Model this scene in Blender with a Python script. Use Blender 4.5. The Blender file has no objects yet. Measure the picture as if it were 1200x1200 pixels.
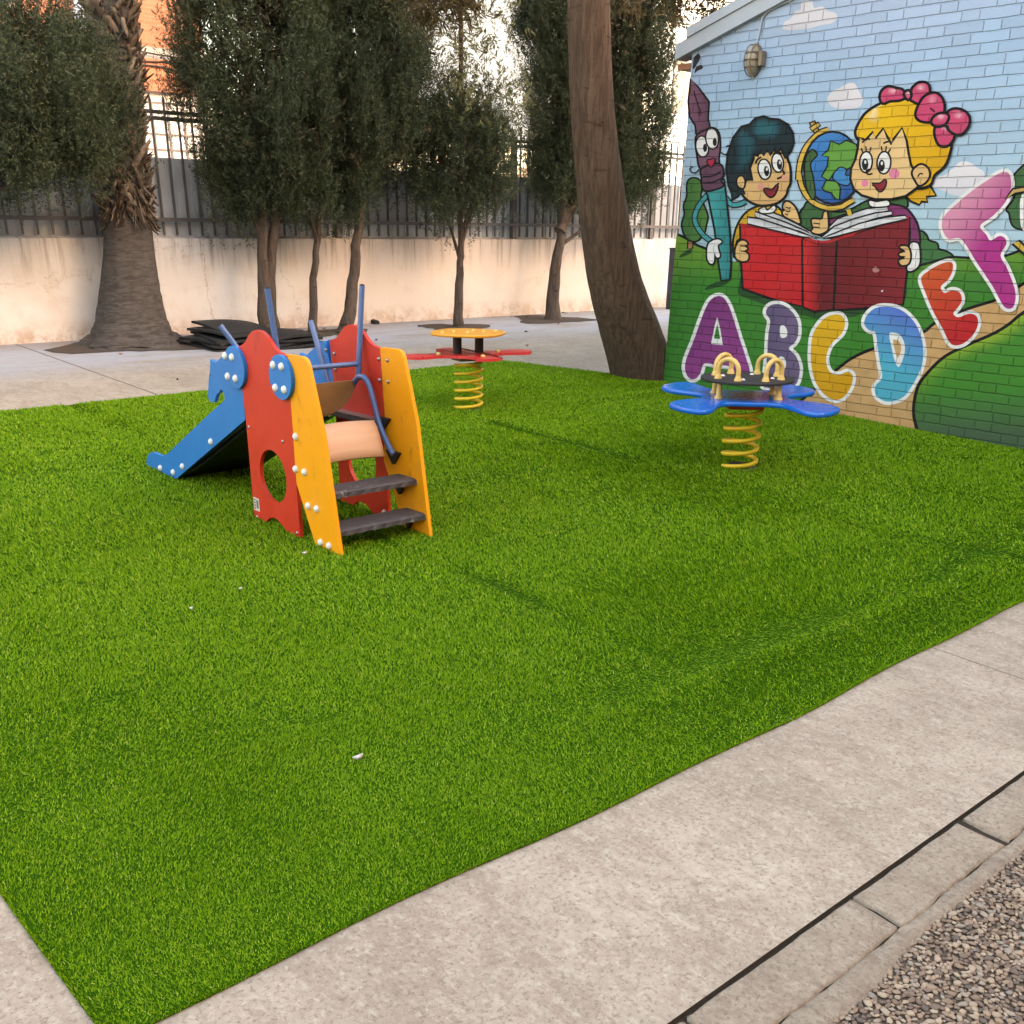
import bpy, bmesh, math, random
import numpy as np
from mathutils import Vector, Matrix
from mathutils.geometry import delaunay_2d_cdt
random.seed(7); RNG = np.random.default_rng(11)
C = bpy.context.scene.collection
sc = bpy.context.scene
PI = math.pi
S = 0.03298                       # the yard falls 3.3 % towards the viewer
def gz(x, y): return S * max(-6.0, min(11.0, y))
XW, YC = 7.03, 5.876              # mural wall plane, its far corner
YB = 10.5                         # face of the boundary wall

# ------------------------------------------------------------------ camera survey
def nrm(v): return v / np.linalg.norm(v)
_f, _cx, _cy, CH = 1200., 600., 800., 1.4
def _ray(px): return np.array([(px[0]-_cx)/_f, (px[1]-_cy)/_f, 1.0])
_A = nrm(_ray((2070, 285))); _B = nrm(_ray((-560, 250)))
_up = nrm(np.cross(_A, _B)); _up = -_up if _up[1] > 0 else _up
RM = np.array([_A, np.cross(_up, _A), _up])
def onp(px, ax, val):
    d = RM @ _ray(px); o = np.array([0, 0, CH]); return Vector(o + (val - o[ax]) / d[ax] * d)
def ong(px, h=0):
    d = RM @ _ray(px); t = (h - CH) / (d[2] - S*d[1]); return Vector(np.array([0, 0, CH]) + t*d)
cam = bpy.data.cameras.new('camera'); co = bpy.data.objects.new('camera', cam); C.objects.link(co)
r, u, b = RM @ [1, 0, 0], RM @ [0, -1, 0], RM @ [0, 0, -1]
co.matrix_world = Matrix(((r[0], u[0], b[0], 0), (r[1], u[1], b[1], 0), (r[2], u[2], b[2], CH), (0, 0, 0, 1)))
cam.sensor_width = 36; cam.lens = 36; cam.shift_y = 200/1200; cam.clip_end = 3000; cam.clip_start = .05
sc.camera = co

# ------------------------------------------------------------------ materials
class NT:
    def __init__(s, name):
        s.mat = bpy.data.materials.new(name); s.mat.use_nodes = True
        s.t = s.mat.node_tree; s.t.nodes.clear()
        s.out = s.t.nodes.new('ShaderNodeOutputMaterial')
        s.b = s.t.nodes.new('ShaderNodeBsdfPrincipled'); s.t.links.new(s.b.outputs[0], s.out.inputs[0])
    def n(s, typ, **kw):
        nd = s.t.nodes.new(typ)
        for k, v in kw.items(): setattr(nd, k, v)
        return nd
    def set(s, sock, v):
        if isinstance(v, bpy.types.NodeSocket): s.t.links.new(v, sock)
        elif v is not None:
            if hasattr(sock.default_value, '__len__') and len(sock.default_value) == 4 and len(v) == 3: v = (*v, 1)
            sock.default_value = v
    def m(s, op, a, b=None, c=None):
        nd = s.n('ShaderNodeMath', operation=op)
        for i, v in enumerate((a, b, c)):
            if v is not None: s.set(nd.inputs[i], v)
        return nd.outputs[0]
    def pos(s):
        if not hasattr(s, '_p'):
            s._p = s.n('ShaderNodeTexCoord').outputs['Object']
        return s._p
    def geo(s): return s.n('ShaderNodeNewGeometry')
    def xyz(s, v=None):
        nd = s.n('ShaderNodeSeparateXYZ'); s.set(nd.inputs[0], v or s.pos()); return nd.outputs
    def vec(s, x, y, z):
        nd = s.n('ShaderNodeCombineXYZ')
        for i, v in enumerate((x, y, z)): s.set(nd.inputs[i], v)
        return nd.outputs[0]
    def scale(s, sx, sy, sz, v=None):
        nd = s.n('ShaderNodeVectorMath', operation='MULTIPLY'); s.set(nd.inputs[0], v or s.pos())
        nd.inputs[1].default_value = (sx, sy, sz); return nd.outputs[0]
    def noise(s, sc_, det=4, rough=.6, v=None, dist=0):
        nd = s.n('ShaderNodeTexNoise'); s.set(nd.inputs['Vector'], v or s.pos())
        nd.inputs['Scale'].default_value = sc_; nd.inputs['Detail'].default_value = det
        nd.inputs['Roughness'].default_value = rough; nd.inputs['Distortion'].default_value = dist
        return nd.outputs['Fac']
    def voro(s, sc_, v=None, feat='F1', out='Distance'):
        nd = s.n('ShaderNodeTexVoronoi', feature=feat); s.set(nd.inputs['Vector'], v or s.pos())
        nd.inputs['Scale'].default_value = sc_; return nd.outputs[out]
    def ramp(s, f, stops):
        nd = s.n('ShaderNodeValToRGB'); cr = nd.color_ramp
        while len(cr.elements) < len(stops): cr.elements.new(.5)
        for e, (p, c) in zip(cr.elements, stops):
            e.position = p; e.color = (*c, 1) if not isinstance(c, (int, float)) else (c, c, c, 1)
        s.set(nd.inputs[0], f); return nd.outputs[0]
    def mix(s, f, a, b, bt='MIX'):
        nd = s.n('ShaderNodeMix', data_type='RGBA', blend_type=bt)
        s.set(nd.inputs[0], f); s.set(nd.inputs[6], a); s.set(nd.inputs[7], b); return nd.outputs[2]
    def sstep(s, v, lo, hi):
        nd = s.n('ShaderNodeMapRange', interpolation_type='SMOOTHSTEP')
        s.set(nd.inputs[0], v); nd.inputs[1].default_value = lo; nd.inputs[2].default_value = hi
        return nd.outputs[0]
    def bump(s, h, st=.5, d=.01, prev=None):
        nd = s.n('ShaderNodeBump'); nd.inputs['Strength'].default_value = st; nd.inputs['Distance'].default_value = d
        s.set(nd.inputs['Height'], h)
        if prev is not None: s.set(nd.inputs['Normal'], prev)
        return nd.outputs[0]
    def done(s, col, rough=.7, normal=None, spec=.4, **kw):
        s.set(s.b.inputs['Base Color'], col); s.set(s.b.inputs['Roughness'], rough)
        s.b.inputs['Specular IOR Level'].default_value = spec
        if normal is not None: s.set(s.b.inputs['Normal'], normal)
        for k, v in kw.items(): s.set(s.b.inputs[k], v)
        return s.mat

def simple(name, col, rough=.5, var=.12, sc_=9, spec=.4, bump=.0, bs=60, metal=0, scuff=0, scol=(.15, .1, .07)):
    n = NT(name)
    f = n.noise(sc_, 5)
    c = n.mix(f, tuple(x*(1-var) for x in col), tuple(min(1, x*(1+var)) for x in col))
    if scuff:
        g = n.noise(22, 7, .8, n.scale(1, .6, .3)); g2 = n.noise(5, 6, .75)
        c = n.mix(n.m('MULTIPLY', n.sstep(g, .57, .68), scuff), c, scol)
        c = n.mix(n.m('MULTIPLY', n.sstep(g2, .5, .72), scuff*.45), c, tuple(v*.6+.04 for v in col))
    nm = n.bump(n.noise(bs, 4), bump, .004) if bump else None
    rr = n.m('MULTIPLY_ADD', n.noise(sc_*3, 4), .25, rough-.12)
    return n.done(c, rr, nm, spec, Metallic=metal)

BP, BHT = .365, .0617
def brick_relief(n):
    x, y, z = n.xyz()
    w = n.noise(7, 2)
    yy = n.m('MULTIPLY_ADD', w, .012, y); zz = n.m('MULTIPLY_ADD', n.noise(5, 2, v=n.scale(1, 1, 1.7)), .012, z)
    row = n.m('FLOOR', n.m('DIVIDE', zz, BHT))
    wn = n.n('ShaderNodeTexWhiteNoise', noise_dimensions='1D'); n.set(wn.inputs['W'], row)
    off = n.m('MULTIPLY_ADD', row, BP/2, n.m('MULTIPLY', wn.outputs['Value'], .09))
    uu = n.m('DIVIDE', n.m('ADD', yy, n.m('ADD', off, 40)), BP)
    fu = n.m('FRACT', uu); fv = n.m('FRACT', n.m('DIVIDE', zz, BHT))
    du = n.m('MINIMUM', n.m('MINIMUM', fu, n.m('SUBTRACT', 1, fu)), n.m('ABSOLUTE', n.m('SUBTRACT', fu, .685)))
    du = n.m('MULTIPLY', du, BP); dv = n.m('MULTIPLY', n.m('MINIMUM', fv, n.m('SUBTRACT', 1, fv)), BHT)
    du = n.m('MULTIPLY_ADD', n.noise(60, 2), .004, du)
    d = n.m('SUBTRACT', n.m('MINIMUM', du, n.m('SUBTRACT', dv, 0)), .002)
    h = n.sstep(d, .0, .0048)
    bid = n.m('ADD', n.m('FLOOR', uu), n.m('GREATER_THAN', fu, .685))
    w2 = n.n('ShaderNodeTexWhiteNoise', noise_dimensions='2D'); n.set(w2.inputs['Vector'], n.vec(n.m('MULTIPLY_ADD', bid, 1.37, n.m('GREATER_THAN', fu, .685)), row, 0))
    hh = n.m('ADD', h, n.m('MULTIPLY', w2.outputs['Value'], .35))
    hh = n.m('MULTIPLY_ADD', n.noise(45, 5, .7), .35, hh)
    nm = n.bump(hh, .9, .008)
    return h, w2.outputs['Value'], nm
def brick_paint(name, col_fn):
    n = NT(name); h, rnd, nm = brick_relief(n); c = col_fn(n)
    c = n.mix(n.m('MULTIPLY', n.m('SUBTRACT', 1, h), n.m('MULTIPLY', n.sstep(n.noise(2.3, 4), .3, .7), .30)), c, n.mix(.5, c, (.08, .07, .06)))
    hs = n.n('ShaderNodeHueSaturation'); n.set(hs.inputs['Color'], c)
    n.set(hs.inputs['Value'], n.m('MULTIPLY_ADD', rnd, .13, .92)); c = hs.outputs[0]
    g = n.noise(16, 7, .72); c = n.mix(n.m('MULTIPLY', n.sstep(g, .68, .76), .3), c, (.45, .42, .38))
    c = n.mix(n.m('MULTIPLY', n.noise(3, 4), .06), c, (.33, .31, .29))
    return n.done(c, n.m('MULTIPLY_ADD', rnd, .2, .65), nm, .12)
def _sky(n):
    x, y, z = n.xyz()
    t = n.m('MULTIPLY_ADD', n.noise(1.6, 4), .5, z)
    return n.ramp(n.m('DIVIDE', n.m('SUBTRACT', t, .9), 2.4), [(0, (.30, .48, .52)), (.38, (.33, .47, .57)), (.7, (.30, .43, .60)), (1, (.37, .45, .61))])
M = {}
M['wall_paint'] = brick_paint('sky blue painted brick', _sky)
def _vc(n):
    a = n.n('ShaderNodeVertexColor'); a.layer_name = 'Col'
    return n.mix(1, a.outputs['Color'], (.80, .80, .80), 'MULTIPLY')
M['mural'] = brick_paint('mural paint on brick', _vc)
def _plain(n): return n.mix(n.noise(8), (.42, .24, .16), (.5, .3, .2))

def concrete(dk=1):
    n = NT('worn pale concrete'); x, y, z = n.xyz()
    a = n.noise(1.3, 6, .65); bnd = n.noise(2.2, 5, .65, n.scale(.35, 1.6, 1), .6); fi = n.noise(46, 8, .8, n.scale(1, .7, 1), .3); fb = n.noise(13, 8, .75, n.scale(1, .55, 1), .35)
    c = n.ramp(a, [(.3, (.26, .215, .165)), (.5, (.34, .285, .222)), (.7, (.41, .352, .282))])
    c = n.mix(n.sstep(fb, .42, .62), c, n.mix(.55, c, (.21, .16, .12)))
    c = n.mix(n.m('MULTIPLY', n.sstep(fi, .47, .66), .6), c, (.46, .42, .34))
    c = n.mix(n.m('MULTIPLY', n.sstep(n.noise(85, 6, .8), .48, .66), .8), c, (.15, .115, .09))
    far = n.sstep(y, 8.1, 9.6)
    c = n.mix(n.m('MULTIPLY', n.m('MULTIPLY', far, n.sstep(bnd, .25, .55)), .85), c, (.36, .40, .48))  # bluish sky reflection painted into the colour of the distant concrete
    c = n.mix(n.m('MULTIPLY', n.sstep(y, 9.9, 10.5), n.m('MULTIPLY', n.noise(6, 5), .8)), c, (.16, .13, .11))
    st = n.voro(2.1); c = n.mix(n.m('MULTIPLY', n.sstep(n.noise(5, 8, .8), .60, .72), .6), c, (.26, .16, .11))
    # saw-cut joints
    wob = n.m('MULTIPLY_ADD', n.noise(5, 3), .02, -.01)
    xx = n.m('ADD', x, wob)
    j1 = n.m('MULTIPLY', n.m('LESS_THAN', n.m('ABSOLUTE', n.m('SUBTRACT', xx, 3.37)), .0035), n.m('LESS_THAN', y, 3))
    j2 = n.m('MULTIPLY', n.m('LESS_THAN', n.m('ABSOLUTE', n.m('SUBTRACT', xx, 3.18)), .010), n.m('GREATER_THAN', y, 6))
    j4 = n.m('MULTIPLY', n.m('LESS_THAN', n.m('ABSOLUTE', n.m('SUBTRACT', xx, 8.4)), .010), n.m('GREATER_THAN', y, 6))
    yy = n.m('ADD', y, wob)
    j3 = n.m('MULTIPLY', n.m('LESS_THAN', n.m('ABSOLUTE', n.m('SUBTRACT', n.m('ADD', yy, n.m('MULTIPLY', n.noise(2.5, 5, .7), .12)), 1.40)), .002), n.m('LESS_THAN', n.m('ABSOLUTE', n.m('SUBTRACT', x, 1.15)), .22))
    j = n.m('MAXIMUM', n.m('MAXIMUM', j1, j2), n.m('MULTIPLY', j3, .0))
    c = n.mix(n.m('MULTIPLY', j, .8), c, (.09, .075, .06))
    h = n.m('SUBTRACT', n.m('MULTIPLY_ADD', fi, .6, n.m('MULTIPLY', n.noise(160, 4), .5)), n.m('MULTIPLY', j, 2))
    if dk < 1: c = n.mix(1, c, (dk*1.0, dk*.985, dk*.95), 'MULTIPLY')
    return n.done(c, .78, n.bump(h, .45, .004), .35)
M['concrete'] = concrete()
def plaster():
    n = NT('stained pinkish plaster'); x, y, z = n.xyz()
    zz = n.m('SUBTRACT', z, .36)
    a = n.noise(1.1, 5, .6); c = n.ramp(a, [(.32, (.69, .64, .59)), (.5, (.73, .715, .70)), (.66, (.76, .765, .77))])
    warm = n.sstep(x, 5.6, 7.0); c = n.mix(n.m('MULTIPLY', warm, n.m('SUBTRACT', .8, n.sstep(x, 10.5, 12.0))), c, (.66, .57, .50))
    dr = n.noise(1, 6, .7, n.scale(14, 1, .9)); top = n.sstep(zz, .45, .92)
    c = n.mix(n.m('MULTIPLY', n.m('MULTIPLY', n.sstep(dr, .45, .7), top), .75), c, (.20, .15, .11))
    c = n.mix(n.m('MULTIPLY', n.sstep(n.noise(4, 6, .7), .5, .66), .3), c, (.56, .46, .39))
    cr_ = n.voro(.55, n.vec(n.m('MULTIPLY_ADD', n.noise(3, 5, .7), .35, x), 0, n.m('MULTIPLY_ADD', n.noise(4, 5, .7), .3, n.m('MULTIPLY', z, .35))), 'DISTANCE_TO_EDGE')
    c = n.mix(n.m('MULTIPLY', n.m('LESS_THAN', cr_, .0011), .4), c, (.22, .16, .12))
    lo = n.m('SUBTRACT', 1, n.sstep(zz, 0, .22))
    c = n.mix(n.m('MULTIPLY', n.m('MULTIPLY', lo, n.sstep(n.noise(7, 6, .75), .38, .6)), .7), c, (.42, .27, .17))
    c = n.mix(n.m('MULTIPLY', n.sstep(n.noise(30, 6, .8), .67, .72), .6), c, (.2, .16, .13))
    nm = n.bump(n.m('MULTIPLY_ADD', n.noise(3, 4), 2, n.noise(70, 5)), .5, .006)
    return n.done(c, .85, nm, .25)
M['plaster'] = plaster()
def bark(name, c1, c2, sz=2.2, st=.9, k=(16, 16, 2.2)):
    n = NT(name); f = n.noise(1, 7, .7, n.scale(*k), .6); g = n.noise(3, 4); cr = n.sstep(n.noise(1, 5, .7, n.scale(5, 5, 30)), .60, .68)
    c = n.mix(n.sstep(f, .35, .68), c1, c2); c = n.mix(n.m('MULTIPLY', g, .5), c, tuple(v*.7 for v in c1))
    c = n.mix(n.m('MULTIPLY', cr, .55), c, tuple(v*.45 for v in c1))
    return n.done(c, .9, n.bump(n.m('SUBTRACT', f, n.m('MULTIPLY', cr, .5)), st, .03), .15)
M['bark'] = bark('brown fissured bark', (.068, .044, .030), (.145, .100, .070), st=.8, k=(34, 34, 4))
M['bark_thin'] = bark('grey brown thin bark', (.07, .052, .042), (.15, .12, .098), k=(22, 22, 3))
M['palm_bark'] = bark('grey ringed palm bark', (.058, .052, .048), (.122, .110, .102), k=(9, 9, 40), st=.5)
def boots():
    n = NT('dry palm leaf bases'); g = n.geo(); r = g.outputs['Random Per Island']
    c = n.ramp(r, [(0, (.05, .037, .026)), (.4, (.085, .07, .054)), (.75, (.155, .13, .105)), (1, (.27, .235, .195))])
    c = n.mix(n.m('MULTIPLY', n.noise(30, 5), .6), c, (.09, .06, .04)); return n.done(c, .85, n.bump(n.noise(60), .5, .01), .2)
M['boots'] = boots()
def leaf(name, stops, tr=.25, ns=1.8):
    n = NT(name); g = n.geo()
    f = n.m('MULTIPLY_ADD', g.outputs['Random Per Island'], .45, n.m('MULTIPLY', n.noise(ns, 3), .6))
    c = n.ramp(f, stops); n.done(c, .6, None, .25)
    t = n.n('ShaderNodeBsdfTranslucent'); n.set(t.inputs[0], c)
    mx = n.n('ShaderNodeMixShader'); mx.inputs[0].default_value = tr
    n.t.links.new(n.b.outputs[0], mx.inputs[1]); n.t.links.new(t.outputs[0], mx.inputs[2]); n.t.links.new(mx.outputs[0], n.out.inputs[0])
    return n.mat
M['cypress'] = leaf('dark cypress foliage', [(.25, (.028, .040, .022)), (.5, (.050, .069, .036)), (.75, (.078, .100, .048)), (.95, (.125, .12, .06))])
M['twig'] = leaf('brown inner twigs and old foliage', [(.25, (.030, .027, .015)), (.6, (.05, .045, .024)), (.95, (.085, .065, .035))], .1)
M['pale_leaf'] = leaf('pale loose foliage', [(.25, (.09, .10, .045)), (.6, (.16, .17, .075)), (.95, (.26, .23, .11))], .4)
M['dry_leaf'] = leaf('brown green pine foliage', [(.25, (.05, .045, .02)), (.6, (.10, .075, .03)), (.95, (.2, .13, .05))], .4)
def turfm():
    n = NT('bright artificial turf blades'); g = n.geo(); r = g.outputs['Random Per Island']
    p = n.noise(1.1, 4); x, y, z = n.xyz()
    c = n.ramp(r, [(0, (.055, .14, .003)), (.35, (.122, .26, .003)), (.7, (.19, .35, .004)), (.92, (.27, .43, .010)), (1, (.42, .52, .08))])
    c = n.mix(n.m('MULTIPLY', n.sstep(p, .4, .65), .25), c, (.185, .325, .004))
    n.done(c, .55, None, .10)
    t = n.n('ShaderNodeBsdfTranslucent'); n.set(t.inputs[0], c)
    mx = n.n('ShaderNodeMixShader'); mx.inputs[0].default_value = .3
    n.t.links.new(n.b.outputs[0], mx.inputs[1]); n.t.links.new(t.outputs[0], mx.inputs[2]); n.t.links.new(mx.outputs[0], n.out.inputs[0])
    return n.mat
M['turf'] = turfm()
M['turf_base'] = simple('dark turf backing', (.022, .062, .002), .95, .3, 40, .02)
M['blue'] = simple('worn blue panel paint', (.016, .155, .45), .42, .14, 6, .3, .08, 25, scuff=.4, scol=(.10, .22, .38))
M['blue_gloss'] = simple('glossy blue plastic', (.006, .115, .52), .2, .08, 6, .6)
M['red'] = simple('worn red panel paint', (.48, .032, .014), .45, .2, 5, .28, .1, 25, scuff=.7, scol=(.24, .025, .018))
M['red_gloss'] = simple('red plastic seat', (.52, .032, .034), .3, .1, 6, .5)
M['yellow'] = simple('worn yellow orange panel paint', (.74, .305, .003), .45, .12, 5, .25, .1, 25, scuff=.75, scol=(.35, .14, .02))
M['yellow_paint'] = simple('yellow powder coat', (.64, .45, .012), .35, .12, 14, .5, .0)
M['cream_tube'] = simple('faded yellow tube', (.58, .41, .12), .4, .12, 14, .5)
M['orange_board'] = simple('orange yellow board', (.66, .30, .02), .35, .12, 8, .5, scuff=.4)
M['navy'] = simple('slate blue painted tube', (.065, .125, .29), .35, .15, 14, .5, scuff=.4, scol=(.2, .22, .27))
M['white_cap'] = simple('white plastic cap', (.66, .66, .62), .35, .05, 10, .5)
M['steel'] = simple('dull steel', (.32, .31, .30), .4, .2, 20, .5, metal=.8)
M['black'] = simple('black rubber', (.018, .018, .019), .65, .3, 20, .35, .3, 80)
M['anthracite'] = simple('scuffed anthracite tread', (.06, .054, .057), .6, .5, 14, .35, .5, 70, scuff=.9, scol=(.26, .23, .22))
def ply():
    n = NT('pale beech plywood'); f = n.noise(1, 6, .65, n.scale(2.5, 40, 40), .3)
    c = n.mix(f, (.47, .26, .14), (.60, .38, .25)); return n.done(c, .4, None, .4)
M['ply'] = ply()
M['dkply'] = simple('brown plywood', (.20, .115, .045), .5, .3, 12)
M['fence'] = simple('grey sheet metal', (.50, .53, .56), .5, .3, 3, .4, .15, 8, metal=.0, scuff=.35, scol=(.2, .13, .08))
M['fence_bar'] = simple('dark grey steel bar', (.13, .122, .12), .5, .3, 6, .4)
M['post'] = simple('dark navy post', (.03, .035, .06), .45, .2, 6)
M['fascia'] = simple('pale blue grey fascia paint', (.38, .43, .49), .6, .1, 5, .3)
M['tile'] = simple('clay roof tile', (.42, .19, .10), .8, .3, 8, .2, .4, 30)
M['timber'] = simple('brown soffit board', (.30, .14, .07), .7, .25, 8)
M['kerb'] = concrete(.8)
M['mortar'] = concrete(.74)
M['grout'] = simple('dark grout between pebbles', (.13, .10, .075), .95, .4, 50, .1, .6, 120)
M['pit_soil'] = simple('dusty dark soil', (.085, .07, .058), .95, .4, 30, .1, .8, 60)
M['soil'] = simple('dark soil', (.045, .036, .027), .95, .5, 60, .1, .8, 90)
M['glass_lamp'] = simple('dirty lamp glass', (.34, .30, .22), .3, .3, 20, .5)
M['lamp_body'] = simple('tarnished lamp metal', (.19, .15, .11), .5, .4, 20, .4, metal=.3)
M['cable'] = simple('pale cable', (.45, .48, .52), .6, .1, 9)
M['pebbles'] = None
def pebm():
    n = NT('mixed river pebbles'); r = n.geo().outputs['Random Per Island']
    c = n.ramp(r, [(0, (.045, .034, .028)), (.2, (.12, .078, .052)), (.45, (.21, .138, .088)), (.65, (.28, .20, .13)), (.85, (.37, .29, .20)), (1, (.19, .165, .14))])
    c = n.mix(n.m('MULTIPLY', n.noise(120, 4), .45), c, (.25, .2, .16)); return n.done(c, .6, None, .4)
M['pebbles'] = pebm()
def brick_far(name, c1, c2, m):
    n = NT(name); x, y, z = n.xyz(); bt = n.n('ShaderNodeTexBrick'); n.set(bt.inputs['Vector'], n.vec(x, z, 0))
    bt.inputs['Scale'].default_value = 1; bt.inputs['Brick Width'].default_value = .25; bt.inputs['Row Height'].default_value = .065; bt.inputs['Mortar Size'].default_value = .008
    for k, c in (('Color1', c1), ('Color2', c2), ('Mortar', m)): bt.inputs[k].default_value = (*c, 1)
    c = n.mix(n.m('MULTIPLY', n.noise(2, 5), .4), bt.outputs[0], c2); return n.done(c, .85, n.bump(bt.outputs[1], .4, .01), .2)
M['far_brick'] = brick_far('salmon facing brick', (.34, .15, .095), (.28, .115, .07), (.26, .17, .12))
M['band'] = simple('grey concrete band', (.30, .30, .29), .8, .15, 2)
M['orange_metal'] = simple('orange ribbed awning', (.34, .13, .07), .6, .15, 3)
M['white_wall'] = simple('whitewashed render', (.60, .58, .55), .85, .08, 1)
M['cream_wall'] = simple('cream render', (.66, .57, .42), .85, .08, 1)
M['window_dark'] = simple('dark window glass', (.03, .035, .045), .1, .2, 1, .6)
M['blind'] = simple('white window blind', (.75, .75, .74), .6, .05, 30)
M['cloth'] = simple('pale blue laundry cloth', (.55, .62, .85), .9, .2, 7)
M['label'] = simple('silver sticker', (.55, .55, .5), .4, .1, 30)

# ------------------------------------------------------------------ mesh helpers
class MB:
    def __init__(s): s.v = []; s.f = []; s.mi = []; s.sm = []
    def add(s, vs, fs, mi=0, sm=False):
        o = len(s.v); s.v += [tuple(v) for v in vs]
        for f in fs: s.f.append(tuple(i+o for i in f)); s.mi.append(mi); s.sm.append(sm)
    def box(s, x0, x1, y0, y1, z0, z1, mi=0, M_=None):
        vs = [Vector((x, y, z)) for z in (z0, z1) for y in (y0, y1) for x in (x0, x1)]
        if M_ is not None: vs = [M_ @ v for v in vs]
        s.add(vs, [(0, 2, 3, 1), (4, 5, 7, 6), (0, 1, 5, 4), (2, 6, 7, 3), (0, 4, 6, 2), (1, 3, 7, 5)], mi)
    def tube(s, pts, rad, seg=10, mi=0, cap=True, jit=0):
        pts = [Vector(p) for p in pts]; n = len(pts)
        rad = rad if hasattr(rad, '__len__') else [rad]*n
        t0 = (pts[1]-pts[0]).normalized(); a = t0.orthogonal().normalized(); vs = []
        for i, p in enumerate(pts):
            t = (pts[min(i+1, n-1)]-pts[max(i-1, 0)]).normalized()
            a = (a - t*a.dot(t)).normalized(); bb = t.cross(a)
            for k in range(seg):
                q = 2*PI*k/seg; rr = rad[i]*(1+(random.uniform(-jit, jit) if jit else 0))
                vs.append(p + (a*math.cos(q)+bb*math.sin(q))*rr)
        fs = [(i*seg+k, i*seg+(k+1) % seg, (i+1)*seg+(k+1) % seg, (i+1)*seg+k) for i in range(n-1) for k in range(seg)]
        s.add(vs, fs, mi, True)
        if cap:
            s.add([vs[k] for k in range(seg)], [tuple(range(seg))[::-1]], mi); s.add(vs[-seg:], [tuple(range(seg))], mi)
    def dome(s, c, ax, r, h, mi=0, seg=10, rings=4):
        ax = Vector(ax).normalized(); a = ax.orthogonal().normalized(); bb = ax.cross(a); c = Vector(c); vs = []
        for i in range(rings):
            q = i/rings*PI/2
            for k in range(seg):
                w = 2*PI*k/seg; vs.append(c + ax*h*math.sin(q) + (a*math.cos(w)+bb*math.sin(w))*r*math.cos(q))
        vs.append(c+ax*h); fs = [(i*seg+k, i*seg+(k+1) % seg, (i+1)*seg+(k+1) % seg, (i+1)*seg+k) for i in range(rings-1) for k in range(seg)]
        o = (rings-1)*seg; fs += [(o+k, o+(k+1) % seg, len(vs)-1) for k in range(seg)]
        s.add(vs, fs, mi, True)
    def build(s, name, mats, parent=None, bevel=0):
        me = bpy.data.meshes.new(name); me.from_pydata(s.v, [], s.f)
        mats = mats if isinstance(mats, (list, tuple)) else [mats]
        for m in mats: me.materials.append(M[m] if isinstance(m, str) else m)
        me.polygons.foreach_set('material_index', s.mi); me.polygons.foreach_set('use_smooth', s.sm)
        me.update(); return link(name, me, parent, bevel)
def link(name, me, parent=None, bevel=0):
    o = bpy.data.objects.new(name, me); C.objects.link(o)
    if parent is not None:
        o.parent = parent; o.matrix_parent_inverse = parent.matrix_basis.inverted()
    if bevel:
        md = o.modifiers.new('bevel', 'BEVEL'); md.width = bevel; md.segments = 3; md.limit_method = 'ANGLE'; md.angle_limit = .7; md.harden_normals = False
        for p in me.polygons: p.use_smooth = True
        sm = o.modifiers.new('wn', 'WEIGHTED_NORMAL')
    return o
def tag(o, label, cat, group=None, kind=None):
    if label: o['label'] = label
    if cat: o['category'] = cat
    if group: o['group'] = group
    if kind: o['kind'] = kind
    return o
def thing(name, loc, label, cat, group=None):
    o = bpy.data.objects.new(name, None); o.empty_display_size = .1; C.objects.link(o); o.location = loc
    return tag(o, label, cat, group)
def struct(o): o['kind'] = 'structure'; return o
def npmesh(name, v, f, mat, parent=None, smooth=False):
    me = bpy.data.meshes.new(name); v = np.asarray(v, np.float32); f = np.asarray(f, np.int32); k = f.shape[1]
    me.vertices.add(len(v)); me.vertices.foreach_set('co', v.ravel())
    me.loops.add(f.size); me.loops.foreach_set('vertex_index', f.ravel())
    me.polygons.add(len(f)); me.polygons.foreach_set('loop_start', np.arange(0, f.size, k, dtype=np.int32))
    me.polygons.foreach_set('loop_total', np.full(len(f), k, np.int32))
    if smooth: me.polygons.foreach_set('use_smooth', np.ones(len(f), bool))
    me.materials.append(M[mat]); me.update(calc_edges=True); me.validate()
    return link(name, me, parent)
def smooth2(pts, k=5, closed=True):
    out = []; n = len(pts); P = [Vector((p[0], p[1], 0)).to_2d() for p in pts]
    rng = range(n) if closed else range(n-1)
    for i in rng:
        g = (lambda j: P[j % n]) if closed else (lambda j: P[max(0, min(n-1, j))])
        p0, p1, p2, p3 = g(i-1), g(i), g(i+1), g(i+2)
        for q in range(k):
            t = q/k; out.append(.5*((2*p1)+(p2-p0)*t+(2*p0-5*p1+4*p2-p3)*t*t+(3*p1-p0-3*p2+p3)*t**3))
    if not closed: out.append(P[-1])
    return out
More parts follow.
